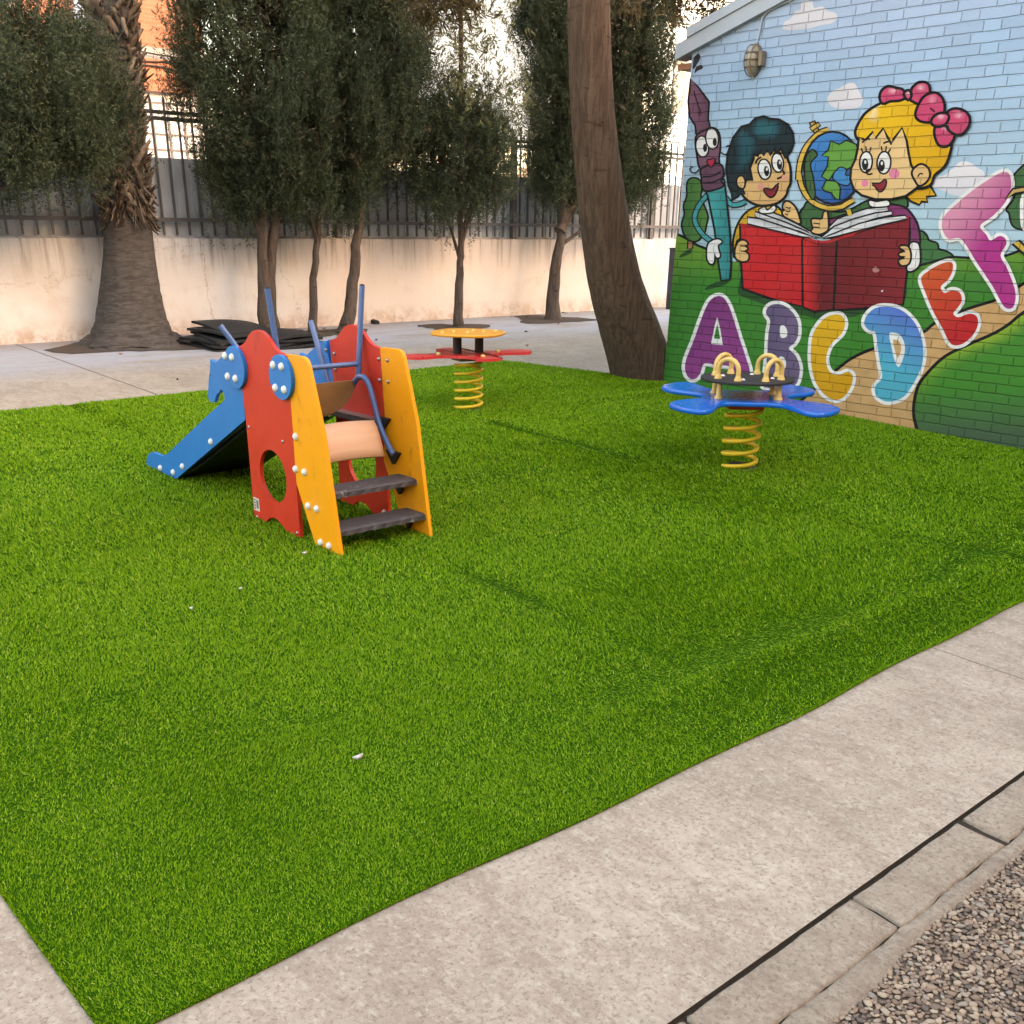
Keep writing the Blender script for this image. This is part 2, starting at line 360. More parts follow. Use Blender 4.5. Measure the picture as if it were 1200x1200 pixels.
def panel(name, outline, holes, x, th, mat, parent, bevel=.004):
    """a board cut to an outline given in (y, z), standing in the plane x"""
    ed = []; pts = []; 
    def ring(r):
        o = len(pts); pts.extend([Vector((p[0], p[1])) for p in r]); return [(o+i, o+(i+1) % len(r)) for i in range(len(r))]
    rings = [outline]+list(holes); 
    for r_ in rings: ed += ring(r_)
    vo, eo, fo, _, _, _ = delaunay_2d_cdt(pts, ed, [], 1, 1e-6)
    bm = bmesh.new(); vs = [bm.verts.new((x-th/2, v[0], v[1])) for v in vo]
    def inh(f):
        c = sum((vo[i] for i in f), Vector((0, 0)))/len(f)
        for h in holes:
            k = False
            for i in range(len(h)):
                (ax_, ay_), (bx_, by_) = h[i-1], h[i]
                if (ay_ > c.y) != (by_ > c.y) and c.x < (bx_-ax_)*(c.y-ay_)/(by_-ay_)+ax_: k = not k
            if k: return True
        return False
    for f in fo:
        if inh(f): continue
        try: bm.faces.new([vs[i] for i in f])
        except ValueError: pass
    bmesh.ops.dissolve_limit(bm, angle_limit=.01, verts=bm.verts, edges=bm.edges)
    bmesh.ops.recalc_face_normals(bm, faces=bm.faces)
    for f in bm.faces:
        if f.normal.x > 0: f.normal_flip()
    r_ = bmesh.ops.extrude_face_region(bm, geom=list(bm.faces))
    nv = [g for g in r_['geom'] if isinstance(g, bmesh.types.BMVert)]
    bmesh.ops.translate(bm, verts=nv, vec=(th, 0, 0)); bmesh.ops.recalc_face_normals(bm, faces=bm.faces)
    me = bpy.data.meshes.new(name); bm.to_mesh(me); bm.free(); me.materials.append(M[mat])
    return link(name, me, parent, bevel)
def plate(name, outline, z0, th, mat, parent, T, bevel=.006):
    bm = bmesh.new(); f = bm.faces.new([bm.verts.new(T @ Vector((p[0], p[1], z0))) for p in outline])
    bmesh.ops.recalc_face_normals(bm, faces=bm.faces)
    if f.normal.z > 0: f.normal_flip()
    r_ = bmesh.ops.extrude_face_region(bm, geom=[f]); nv = [g for g in r_['geom'] if isinstance(g, bmesh.types.BMVert)]
    bmesh.ops.translate(bm, verts=nv, vec=(0, 0, th)); bmesh.ops.recalc_face_normals(bm, faces=bm.faces)
    me = bpy.data.meshes.new(name); bm.to_mesh(me); bm.free(); me.materials.append(M[mat])
    return link(name, me, parent, bevel)
def vnoise(x, y, seed=0):
    r_ = np.random.default_rng(seed).random((256, 256)); xi = np.floor(x).astype(int); yi = np.floor(y).astype(int); fx = x-xi; fy = y-yi
    fx = fx*fx*(3-2*fx); fy = fy*fy*(3-2*fy); g = lambda a, b_: r_[a % 256, b_ % 256]
    return (g(xi, yi)*(1-fx)+g(xi+1, yi)*fx)*(1-fy)+(g(xi, yi+1)*(1-fx)+g(xi+1, yi+1)*fx)*fy

# ------------------------------------------------------------------ ground
def sheet(name, xs, ys, dz, mat):
    mb = MB(); vs = [(x, y, gz(x, y)+dz) for y in ys for x in xs]; n = len(xs)
    mb.add(vs, [(j*n+i, j*n+i+1, (j+1)*n+i+1, (j+1)*n+i) for j in range(len(ys)-1) for i in range(n-1)]); return struct(mb.build(name, mat))
sheet('ground', [-400, -20, 0, 20, 400], [-400, -6, 0, 11, 60, 400], -.06, 'soil')
mb = MB()
ys = [.918, 4, 8, 11]; xs = [-30, 0, 10, 40]
vs = [(x, y, gz(x, y)) for y in ys for x in xs] + [(x, .918, gz(x, .918)-.05) for x in xs]
mb.add(vs, [(j*4+i, j*4+i+1, (j+1)*4+i+1, (j+1)*4+i) for j in range(3) for i in range(3)] + []); mb.add(vs, [(16+i, 17+i, i+1, i) for i in range(3)], 1)
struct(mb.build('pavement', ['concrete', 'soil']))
sheet('street', [-60, 0, 60], [11.2, 30, 60], -.02, 'mortar')
# kerb stones, one by one
edges = [-3.0, -2.4, -1.8, -1.2, -.56, .08, .66, 1.27, 1.855, 2.372, 2.90, 3.45, 4.02, 4.6, 5.2, 5.8]
kl = {7: 'grey kerb stone with mortar smeared on its near edge, cut by the photo bottom', 8: 'grey kerb stone with a chipped far corner, second from the photo bottom', 9: 'grey kerb stone at the right photo edge beside the dark joint', 6: 'short end of a kerb stone in the bottom corner beside a dirty joint'}
for i in range(5, 12):
    x0, x1 = edges[i]+.006, edges[i+1]-.006
    if i == 8: x1 -= .018
    bm = bmesh.new(); nx = 14; rowsy = [.909, .905, .85, .793, .788]
    top = []
    for yy in rowsy:
        row = []
        for k in range(nx+1):
            tt = 0 if k == 0 else 1 if k == nx else .02+.96*(k-1)/(nx-2); xx = x0+(x1-x0)*tt; jy = random.uniform(-.0022, .0022) if yy in (.909, .788) else 0
            if yy < .80: jy += .003*math.sin(k*.45+i*2)+random.uniform(-.002, .002)
            jx = random.uniform(-.005, .005) if k in (0, nx) else 0
            lip = -.004 if (yy in (.909, .788) or k in (0, nx)) else random.uniform(-.001, .001)
            row.append(bm.verts.new((xx+jx, yy+jy, gz(0, yy)+lip-.002)))
        top.append(row)
    for a in range(len(rowsy)-1):
        for k in range(nx): bm.faces.new((top[a][k], top[a+1][k], top[a+1][k+1], top[a][k+1]))
    bd = [e for e in bm.edges if e.is_boundary]; r_ = bmesh.ops.extrude_edge_only(bm, edges=bd)
    for g in r_['geom']:
        if isinstance(g, bmesh.types.BMVert): g.co.z -= .05
    bmesh.ops.recalc_face_normals(bm, faces=bm.faces); me = bpy.data.meshes.new('kerb_stone'); bm.to_mesh(me); bm.free()
    for p in me.polygons: p.use_smooth = True
    me.materials.append(M['kerb']); o = link('kerb_stone', me)
    tag(o, kl.get(i, 'grey concrete kerb stone continuing the line beyond the photo'), 'kerb stone', 'kerb stones between pavement and pebble paving')
mb = MB(); xs = np.linspace(-.6, 4.2, 90); a = []
for x in xs:
    n1 = .006*math.sin(x*9)+.012*float(vnoise(np.array(x*5), np.array(3.3), 4))+.016*max(0, min(1, (1.95-x)/.3))
    a += [(x, .786+.004*math.sin(x*31), gz(0, .78)-.010), (x, .766, gz(0, .766)-.007), (x, .760-n1, gz(0, .76)-.010+.003*float(vnoise(np.array(x*40), np.array(1.), 8))), (x, .742-n1, gz(0, .73)-.03)]
mb.add(a, [(i*4+j, i*4+4+j, i*4+5+j, i*4+1+j) for i in range(89) for j in range(3)], 0, True); struct(mb.build('mortar_strip', 'mortar'))
sheet('pebble_paving', [-3, 0, 3, 8], [-4, 0, .74], -.02, 'grout')
sheet('joint_soil', [-3, 0, 3, 8], [.765, .93], -.013, 'soil')
# pebbles set in the paving
def ico():
    bm = bmesh.new(); bmesh.ops.create_icosphere(bm, subdivisions=2, radius=1); v = np.array([x.co[:] for x in bm.verts]); f = np.array([[q.index for q in x.verts] for x in bm.faces]); bm.free(); return v, f
iv, if_ = ico(); P = []
N = 62000; px_ = RNG.uniform(.95, 3.3, N); py_ = RNG.uniform(.1, .775, N); rr = RNG.uniform(.0028, .0062, N)*(1+.45*(RNG.random(N) > .9))
cell = {}; keep = []
for i in np.argsort(-rr):
    cx_, cy_ = int(px_[i]/.012), int(py_[i]/.012+1000); ok = True
    for a in (-1, 0, 1):
        for b_ in (-1, 0, 1):
            for j in cell.get((cx_+a, cy_+b_), ()):
                if (px_[i]-px_[j])**2+(py_[i]-py_[j])**2 < (.80*(rr[i]+rr[j]))**2: ok = False
    if ok: cell.setdefault((cx_, cy_), []).append(i); keep.append(i)
keep = [i for i in keep if not (py_[i] > .770-.016*max(0, min(1, (1.95-px_[i])/.3))-.012*float(vnoise(np.array(px_[i]*5), np.array(3.3), 4)) - .006*math.sin(px_[i]*9) and RNG.random() < .8)]
n = len(keep); k = np.array(keep); ang = RNG.uniform(0, 6.28, n); sx = rr[k]*RNG.uniform(.95, 1.5, n); sy = rr[k]*RNG.uniform(.7, 1.05, n); sz = rr[k]*RNG.uniform(.35, .6, n)
V = iv[None]*(1+.18*RNG.standard_normal((n, len(iv), 1)))
X = V[..., 0]*sx[:, None]; Y = V[..., 1]*sy[:, None]; ca, sa = np.cos(ang)[:, None], np.sin(ang)[:, None]
VX = X*ca-Y*sa+px_[k][:, None]; VY = X*sa+Y*ca+py_[k][:, None]; VZ = V[..., 2]*sz[:, None]+(S*py_[k]-.0150+RNG.uniform(-.002, .001, n))[:, None]
o = npmesh('pebbles', np.stack([VX, VY, VZ], -1).reshape(-1, 3), (if_[None]+np.arange(n)[:, None, None]*len(iv)).reshape(-1, 3), 'pebbles', None, True)
tag(o, 'small rounded beige and brown pebbles set in the paving', 'pebbles', None, 'stuff')

# ------------------------------------------------------------------ artificial turf
TX0, TX1, TY0, TY1 = .415, 7.02, 1.515, 7.46
def txr(y): return np.where(y < 5.86, 7.015, 7.0-(y-5.86)*.255)
def tyf(x): return 1.515+.012*np.sin(x*2.1)+.006*np.sin(x*6.3+1)
def txl(y): return .415+.012*np.sin(y*1.9+.6)
def tyb(x): return np.interp(x, [.4, 2, 6.6], [7.31, 7.33, 7.53])
def tz(x, y):
    ed = np.minimum(np.minimum(x-.41, y-1.51), np.minimum(7.45-y, 7.05-x)).clip(0)
    h = .003+(.004+.010*vnoise(x*1.7, y*1.7, 2))*np.minimum(1, ed/.12)*np.minimum(1, np.minimum(x-.4, y-1.5)*3).clip(0)
    rid = np.exp(-((y-1.80-.05*np.sin(x*1.3))/.085)**2)*np.clip((x-1.6)/1.2, 0, 1)*  .026     # the front edge has rucked up into a low ripple
    rid += np.exp(-((y-5.55)/.07)**2)*np.clip((x-5.2)/1.0, 0, 1)*.018
    seam = -(.004*np.exp(-((x-2.5-.02*np.sin(y*3))/.03)**2)+.003*np.exp(-((x-4.6-.02*np.sin(y*2.3))/.03)**2))
    dip = 0
    return S*y+h+rid+seam+dip
gx = np.linspace(0, 1, 150); gy = np.linspace(0, 1, 140); U, W = np.meshgrid(gx, gy)
yy0 = TY0+(TY1-TY0)*W; X = txl(yy0)+(txr(yy0)-txl(yy0))*U; Y = tyf(X)+(tyb(X)-tyf(X))*W
Z = tz(X, Y); v = np.stack([X, Y, Z], -1).reshape(-1, 3); nx, ny = 150, 140
idx = (np.arange(ny-1)[:, None]*nx+np.arange(nx-1)[None]).ravel(); f = np.stack([idx, idx+1, idx+1+nx, idx+nx], -1)
o = npmesh('turf_mat', v, f, 'turf_base', None, True); struct(o)
xs_, ys_ = [], []
def band(x0, x1, y0, y1, dens):
    n = int((x1-x0)*(y1-y0)*dens); xs_.append(RNG.uniform(x0, x1, n)); ys_.append(RNG.uniform(y0, y1, n))
for x0 in np.arange(.35, 7.1, .45):
    for y0 in np.arange(1.45, 7.6, .45):
        d = math.sqrt((x0+.22)**2+(y0+.22)**2+1.3**2); band(x0, x0+.45, y0, y0+.45, min(80000, max(11000, 58000*(2.6/d)**2.0)))
ee = RNG.uniform(.42, 7.0, 6000); xs_.append(ee); ys_.append(tyf(ee)+RNG.uniform(.001, .008, 6000)); ee = RNG.uniform(1.52, 7.3, 5000); xs_.append(txl(ee)+RNG.uniform(.001, .008, 5000)); ys_.append(ee)
x = np.concatenate(xs_); y = np.concatenate(ys_); k = (x > txl(y)) & (x < txr(y)) & (y > tyf(x)) & (y < tyb(x)); x, y = x[k], y[k]
d = np.sqrt(x*x+y*y+1.7); n = len(x)
pn = vnoise(x*.9, y*.9, 5); pn2 = vnoise(x*3.1, y*3.1, 6); roll = np.where(x < 2.5, 0, np.where(x < 4.6, 1, 0))
la = 1.2+1.3*(pn-.5)*2+.7*(pn2-.5)*2+roll*.8
lean = .35+.6*RNG.random(n)+.3*(pn2-.3)
for sx_ in (2.5, 4.6):
    ds = x-sx_-.02*np.sin(y*(3 if sx_ < 3 else 2.3)); q = np.exp(-(ds/.07)**2)*np.clip(vnoise(x*2.6, y*2.1, 9)*2.2-.75, 0, 1); fl = RNG.random(n) < q*1.3; la = np.where(fl, -2.35, la); lean += np.where(fl, .95, 0)
for sx_, sy_, sa_, sl_, sw_ in [(RNG.uniform(.8, 6.6), RNG.uniform(1.9, 7), RNG.normal(-.15, .5), RNG.uniform(.05, .22), RNG.uniform(.010, .028)) for _ in range(46)]:
    uu, vv = (x-sx_)*math.cos(sa_)+(y-sy_)*math.sin(sa_), -(x-sx_)*math.sin(sa_)+(y-sy_)*math.cos(sa_); fl = RNG.random(n) < 1.1*np.exp(-(uu/sl_)**2-((vv+.02*np.sin(uu*30))/sw_)**2)
    la = np.where(fl, -2.35, la); lean += np.where(fl, .9, 0)
bk = np.exp(-((y-1.93-.05*np.sin(x*1.3))/.10)**2)*np.clip((x-1.3)/1.0, 0, 1)*(.55+.6*vnoise(x*2.2, y*2.2, 12)); fl = RNG.random(n) < bk*1.05; la = np.where(fl, -2.35+.5*(pn-.5), la); lean += np.where(fl, .75, 0)
fl = RNG.random(n) < np.clip(vnoise(x*1.1+7, y*1.9, 21)*2.6-1.25, 0, .55)*np.clip((3.6-y)/1.6, .25, 1); la = np.where(fl, -2.35, la); lean += np.where(fl, .35, 0)
ef, el_ = (y-tyf(x)) < .014, (x-txl(y)) < .014; la = np.where(ef, -PI/2, np.where(el_, PI, la)); lean = np.where(ef | el_, .1+.9*RNG.random(n), lean)
ln = (.0075+.0065*RNG.random(n))*(.85+.3*pn)*np.clip(d/3.0, .72, 1.5); w = (.0011+.0006*RNG.random(n))*np.clip(d/2.3, 1, 3.6)
da = la+RNG.normal(0, 1.0, n); dx, dy = np.cos(da)*np.sin(lean), np.sin(da)*np.sin(lean); dzv = np.cos(lean).clip(.25)
wa = RNG.uniform(0, 6.28, n); wx, wy = np.cos(wa)*w, np.sin(wa)*w; z = tz(x, y)
b0 = np.stack([x-wx, y-wy, z], -1); b1 = np.stack([x+wx, y+wy, z], -1); tp = np.stack([x+dx*ln, y+dy*ln, z+dzv*ln], -1)
v = np.stack([b0, b1, tp], 1).reshape(-1, 3); f = np.arange(n*3).reshape(-1, 3)
o = npmesh('artificial_grass', v, f, 'turf'); tag(o, 'short bright green artificial grass carpet covering the play area', 'grass', None, 'stuff'); print('blades', n)

# ------------------------------------------------------------------ boundary wall, fence
wl = MB(); zt = 1.25; xs = np.linspace(-9, 16, 130)
prof = lambda x: [(x, YB, gz(0, YB)-.05), (x, YB+.004*math.sin(x*3), .8), (x, YB, zt), (x, YB+.18, zt+.03), (x, YB+.18, .2)]
vs = [p for x in xs for p in prof(x)]; wl.add(vs, [(i*5+j, i*5+5+j, i*5+6+j, i*5+1+j) for i in range(129) for j in range(4)])
w = wl.build('boundary_wall', 'plaster'); tag(w, 'low pinkish plaster wall with rain stains under the grey metal fence', 'wall')
F = thing('metal_fence', (6, YB+.09, zt), 'grey ribbed sheet metal fence with spiked bars standing on the plaster wall', 'fence')
px0 = -8.5; posts = [-8.5, -5.9, -3.3, -.9, 1.6, 4.2, 6.8, 9.4, 12.0, 14.6]
for a, b_ in zip(posts[:-1], posts[1:]):
    m = MB(); pts = [(a, YB+.11)]; xq = a+.03; ztop = 2.03 if a < 4.1 else 1.97
    while xq < b_-.05:
        for dxx, dyy in ((0, .090), (.06, .090), (.064, .075), (.10, .075), (.104, .090)):
            if xq+dxx < b_-.02: pts.append((xq+dxx, YB+dyy+.02))
        xq += .17
    pts.append((b_, YB+.11))
    vs = [(p[0], p[1], zz) for zz in (zt-.03, ztop) for p in pts]; n_ = len(pts)
    m.add(vs, [(i, i+1, n_+i+1, n_+i) for i in range(n_-1)]); m.build('sheet_panel', 'fence', F)
    m = MB(); m.box(a-.03, a+.03, YB+.03, YB+.09, zt, 2.4); m.build('post', 'fence_bar', F)
for zz in (zt+.17, 2.30):
    m = MB(); m.box(-8.5, 14.6, YB+.020, YB+.045, zz-.018, zz+.018); m.build('rail', 'fence_bar', F)
m = MB(); xq = -8.45
while xq < 14.6:
    m.box(xq-.0085, xq+.0085, YB+.047, YB+.069, zt+.03, 2.44); m.add([(xq-.014, YB+.044, 2.44), (xq+.014, YB+.044, 2.44), (xq+.014, YB+.072, 2.44), (xq-.014, YB+.072, 2.44), (xq, YB+.058, 2.52)], [(0, 1, 4), (1, 2, 4), (2, 3, 4), (3, 0, 4), (3, 2, 1, 0)]); xq += .135
m.build('picket_row', 'fence_bar', F)
m = MB(); m.box(-8.5, 14.6, YB+.072, YB+.082, 2.34, 2.375); m.build('rail', 'fence_bar', F)
for px, lab in (((437, 378), 'short black drain pipe stub in the wall foot left of the red seat rider'), ((659, 369), 'short black drain pipe stub in the wall foot right of the thin tree')):
    p = onp(px, 1, YB); m = MB(); m.tube([(p.x, YB+.02, p.z+.01), (p.x, YB-.09, p.z)], .032, 12); tag(m.build('drain_pipe', 'black'), lab, 'pipe', 'drain stubs in the wall foot')
p0 = onp((786, 357), 1, 10.2); m = MB(); m.box(p0.x-.05, p0.x+.05, 10.15, 10.25, .30, 1.14); m.box(p0.x-.06, p0.x+.06, 10.14, 10.26, 1.14, 1.155); tag(m.build('gate_post', 'post', bevel=.004), 'short dark navy metal post by the pale wall beside the mural corner', 'post')

# ------------------------------------------------------------------ far buildings
def far_left():
    Bd = thing('apartment_building', (4, 20, 0), 'salmon brick apartment house with grey band and orange panels behind the fence', 'building')
    m = MB(); m.box(-14, 10.2, 20, 28, 4.2, 9); m.build('brick_wall', 'far_brick', Bd)
    m = MB(); m.box(-14, 10.25, 19.9, 28, 4.02, 4.2); m.build('slab_band', 'band', Bd)
    m = MB()
    xq = -14
    while xq < 10.1: m.box(xq, xq+.18, 19.86, 19.9, 3.52, 4.02); m.box(xq+.18, xq+.2, 19.88, 19.9, 3.52, 4.02); xq += .2
    m.build('awning', 'orange_metal', Bd)
    m = MB(); m.box(-14, 10.2, 20, 28, .3, 4.02); m.build('ground_floor_wall', 'white_wall', Bd)
    for x0, x1, z0, z1 in ((8.75, 9.95, 2.35, 3.36), (5.9, 7.1, 2.35, 3.36), (3.0, 4.2, 2.35, 3.36)):
        m = MB(); m.box(x0, x1, 19.95, 20.0, z0, z1); wn = m.build('window', 'blind', Bd)
        m = MB()
        for q in np.arange(x0, x1+.01, .3): m.box(q-.02, q+.02, 19.92, 19.95, z0, z1)
        for q in np.arange(z0, z1+.01, .25): m.box(x0, x1, 19.925, 19.945, q-.015, q+.015)
        m.build('grille', 'fence_bar', wn)
    for x0, x1, z0, z1 in ((5.6, 6.95, 4.58, 5.9), (8.6, 9.7, 5.3, 6.6)):
        m = MB(); m.box(x0, x1, 19.96, 20.0, z0, z1); wn = m.build('window', 'window_dark', Bd)
        m = MB(); m.box(x0-.06, x1+.06, 19.9, 20.0, z0-.06, z0); m.build('sill', 'band', wn)
    m = MB()
    for q, z0 in ((0, 3.96), (.03, 3.86), (.06, 4.12)):
        m.tube([(x, 19.84-q*.4, z0+.05*math.sin(x*1.4+q*60)) for x in np.linspace(-14, 10.2, 50)], .014, 5)
    m.build('cable', 'black', Bd)
    return Bd
far_left()
def laundry(x0, x1, z0, z1, ph):
    m = MB(); nx, nz = 12, 8; vs = []
    for j in range(nz+1):
        for i in range(nx+1): vs.append((x0+(x1-x0)*i/nx+.03*math.sin(j*.9+ph), 19.5+.05*math.sin(i*1.5+j*.25+ph), z1-(z1-z0)*j/nz))
    n_ = nx+1; fs = [(j*n_+i, j*n_+i+1, (j+1)*n_+i+1, (j+1)*n_+i) for j in range(nz) for i in range(nx)]
    k_ = len(vs); m.add(vs+[(a, b_+.012, c) for a, b_, c in vs], fs+[tuple(q+k_ for q in ff)[::-1] for ff in fs], 0, True); return m.build('laundry', 'cloth')
tag(laundry(7.75, 8.35, 4.27, 5.0, 0), 'pale blue laundry sheet hanging on the brick facade left of the palm', 'laundry')
Bw = thing('low_house', (15, 20, 0), 'low cream house with flat roof seen in gaps behind the fence', 'building')
m = MB(); m.box(11.5, 21, 20.5, 27, .3, 3.1); m.build('wall', 'cream_wall', Bw); m = MB(); m.box(11.4, 21.1, 20.4, 27.1, 3.1, 3.24); m.build('roof_slab', 'band', Bw)
for q in (13, 15.5, 18):
    m = MB(); m.box(q, q+.9, 20.46, 20.5, 1.6, 2.7); m.build('window', 'window_dark', Bw)
Br = thing('white_building', (24, 20, 0), 'tall pale building glaring in sunlight in the gap beside the mural wall', 'building')
m = MB(); m.box(22.0, 36, 21, 30, .3, 11); m.build('wall', 'white_wall', Br)
m = MB(); m.box(23.1, 23.45, 20.92, 21, .3, 11); m.build('pilaster', 'cream_wall', Br)
for zz in (3.6, 6.4, 9.2):
    m = MB(); m.box(21.9, 36, 20.9, 21, zz, zz+.16); m.build('slab_band', 'band', Br)
for xq in (24.4, 27, 30):
    for zz in (4.3, 7.1):
        m = MB(); m.box(xq, xq+1.1, 20.95, 21, zz, zz+1.5); m.build('window', 'window_dark', Br)
# unseen block added behind the camera, stepped to shade yard and brick facade
Sh = thing('shading_block', (5, -14, 0), 'unseen brick block added behind the camera to shade the yard', 'building')
m = MB(); m.box(-34, 17, -24, -14, -.3, 11.2); m.build('wall', 'far_brick', Sh); m = MB(); m.box(17.002, 29, -24, -14.01, -.3, 15.6); m.build('shading_tower', 'far_brick', Sh); m = MB(); m.box(29.002, 48, -24, -14.02, -.3, 10.6); m.build('shading_wing', 'far_brick', Sh)
for i in range(9):
    for zz in (2, 5, 8):
        xq = -26+i*7.5; m = MB(); m.box(xq, xq+1.6, -14.05, -13.95, zz, zz+1.5); m.build('window', 'window_dark', Sh)

# ------------------------------------------------------------------ painted brick building
SB = thing('school_building', (XW, 2.4, .1), 'brick gable building covered with a painted mural of children reading and letters', 'building')
zr = lambda y: 2.622+(YC-y)*.287 if y > 2.5 else 2.622+(YC-2.5)*.287-(2.5-y)*.287
m = MB(); ys = np.concatenate([np.linspace(-.9, 2.5, 14), np.linspace(2.5, YC, 14)[1:]]); a = []
for y in ys: a += [(XW, y, -.3), (XW, y, zr(y))]
m.add(a, [(2*i+1, 2*i+3, 2*i+2, 2*i) for i in range(len(ys)-1)])
m.add([(XW, YC, -.3), (XW, YC, zr(YC)), (15, YC, zr(YC)), (15, YC, -.3)], [(0, 1, 2, 3)]); m.add([(XW, -.9, -.3), (XW, -.9, zr(-.9)), (15, -.9, zr(-.9)), (15, -.9, -.3)], [(3, 2, 1, 0)])
m.build('brick_wall', 'wall_paint', SB)
m = MB()
def rake(y0, y1, lo, hi, x0, x1, mi=0):
    vs = [(x, y, zr(y)+o_) for x in (x0, x1) for (y, o_) in ((y0, lo), (y1, lo), (y1, hi), (y0, hi))]
    m.add(vs, [(0, 1, 2, 3), (7, 6, 5, 4), (0, 4, 5, 1), (1, 5, 6, 2), (2, 6, 7, 3), (3, 7, 4, 0)], mi)
rake(YC+.13, 2.5, -.002, .10, XW-.045, XW+.1); rake(2.5, -1.0, -.002, .10, XW-.045, XW+.1)
m.build('verge_board', 'fascia', SB)
m = MB(); y = YC+.02; 
while y > 2.55: rake(y, max(2.5, y-.30), .10, .165, XW-.06, XW+.12); y -= .302
m.build('verge_tile_row', 'fascia', SB)
m = MB(); rake(YC+.22, 2.5, .055, .10, XW+.1, 15); rake(2.5, -1.1, .055, .10, XW+.1, 15); m.build('roof', 'tile', SB)
m = MB(); m.box(XW+.01, 15, YC+.012, YC+.14, 2.52, 2.56); m.build('soffit', 'timber', SB)
# pixel-surveyed mural, moved onto the wall plane
MC = {1: (780, 0), 2: (980, 0), 3: (780, 200), 4: (980, 200), 5: (780, 340), 6: (980, 340)}
def W_(p): return (MC[p[0]][0]+p[1]*220/1200., MC[p[0]][1]+p[2]*220/1200.)
def G(k, s): 
    q = [float(t) for t in s.replace(',', ' ').split()]; return [W_((k, q[i], q[i+1])) for i in range(0, len(q), 2)]
LAY = []
def offs(poly, w):
    n = len(poly); P = [Vector(p) for p in poly]; area = sum(P[i].x*P[(i+1) % n].y-P[(i+1) % n].x*P[i].y for i in range(n)); sg = 1 if area > 0 else -1; out = []
    for i in range(n):
        t = (P[(i+1) % n]-P[i-1]); 
        if t.length < 1e-6: out.append(P[i]); continue
        t.normalize(); out.append(P[i]+Vector((t.y, -t.x))*w*sg)
    return out
class Paint:
    def __init__(s, name): s.name = name; s.v = []; s.f = []; s.c = []
    def poly(s, pts, col, grad=False):
        P = [Vector(p) for p in pts]; bb = (min(p.x for p in P), min(p.y for p in P), max(p.x for p in P), max(p.y for p in P))
        ly = 1+max([l for (b_, l) in LAY if b_[0] < bb[2] and b_[2] > bb[0] and b_[1] < bb[3] and b_[3] > bb[1]], default=0); LAY.append((bb, ly))
        n = len(P); vs = list(P); ed = [(i, (i+1) % n) for i in range(n)]
        if grad:
            st = max(3.0, min(9, (bb[2]-bb[0])/7))
            for gx_ in np.arange(bb[0], bb[2], st):
                for gy_ in np.arange(bb[1], bb[3], st): vs.append(Vector((gx_+random.uniform(-.5, .5), gy_+random.uniform(-.5, .5))))
        vo, eo, fo, ov, oe, of = delaunay_2d_cdt(vs, ed, [], 1, 1e-4)
        o = len(s.v); x = XW-.0008-ly*.0003
        for p in vo:
            q = onp((p[0], p[1]), 0, x); s.v.append(q); s.c.append(col(p[0], p[1]) if callable(col) else col)
        for f in fo:
            a, b_, c = [s.v[o+i] for i in f[:3]]; nn = (b_-a).cross(c-a)
            f = tuple(o+i for i in f); s.f.append(f if nn.x < 0 else f[::-1])
    def shape(s, pts, col, line=1.5, lc=(.004, .004, .005), sm=True, k=4, grad=None):
        line *= 1.75; q = smooth2(pts, k) if sm else [Vector(p) for p in pts]
        if line: s.poly(offs(q, line), lc)
        s.poly(q, col, callable(col) if grad is None else grad)
    def stroke(s, pts, w, col=(.004, .004, .005), sm=True, taper=False):
        w *= 1.5 if w < 2.5 else 1.1; q = smooth2(pts, 5, False) if sm else [Vector(p) for p in pts]; n = len(q); a, b_ = [], []
        for i in range(n):
            t = (q[min(i+1, n-1)]-q[max(i-1, 0)]); t = t.normalized() if t.length > 0 else Vector((1, 0)); nn = Vector((t.y, -t.x))
            ww = w/2*(1 if not taper else .25+.75*math.sin(PI*min(1, (i+.5)/n)))
            a.append(q[i]+nn*ww); b_.append(q[i]-nn*ww)
        s.poly(a+b_[::-1], col)
    def ell(s, c, rx, ry, col, rot=0, line=0, lc=(.008, .008, .010)):
        q = [Vector((c[0]+rx*math.cos(t)*math.cos(rot)-ry*math.sin(t)*math.sin(rot), c[1]+rx*math.cos(t)*math.sin(rot)+ry*math.sin(t)*math.cos(rot))) for t in np.linspace(0, 2*PI, 25)[:-1]]
        if line: s.poly(offs(q, line*1.5), lc)
        s.poly(q, col, callable(col))
    def build(s, label=None):
        me = bpy.data.meshes.new(s.name); me.from_pydata([tuple(v) for v in s.v], [], s.f); at = me.color_attributes.new('Col', 'FLOAT_COLOR', 'POINT')
        at.data.foreach_set('color', np.array([(*c, 1) for c in s.c], np.float32).ravel()); me.materials.append(M['mural'])
        o = link(s.name, me, SB)
        if label: o['label'] = label
        return o
def lin(p1, c1, p2, c2):
    d = Vector(p2)-Vector(p1); L2 = d.length_squared; c1, c2 = np.array(c1), np.array(c2)
    def f(x, y):
        t = max(0, min(1, (Vector((x, y))-Vector(p1)).dot(d)/L2)); return tuple(c1*(1-t)+c2*t)
    return f
BLK = (.008, .008, .010); WHT = (.80, .80, .80); SKIN = (.72, .47, .20); YEL = (.78, .48, .012)
CL = lin((900, 0), (.72, .70, .78), (900, 60), (.60, .58, .70))
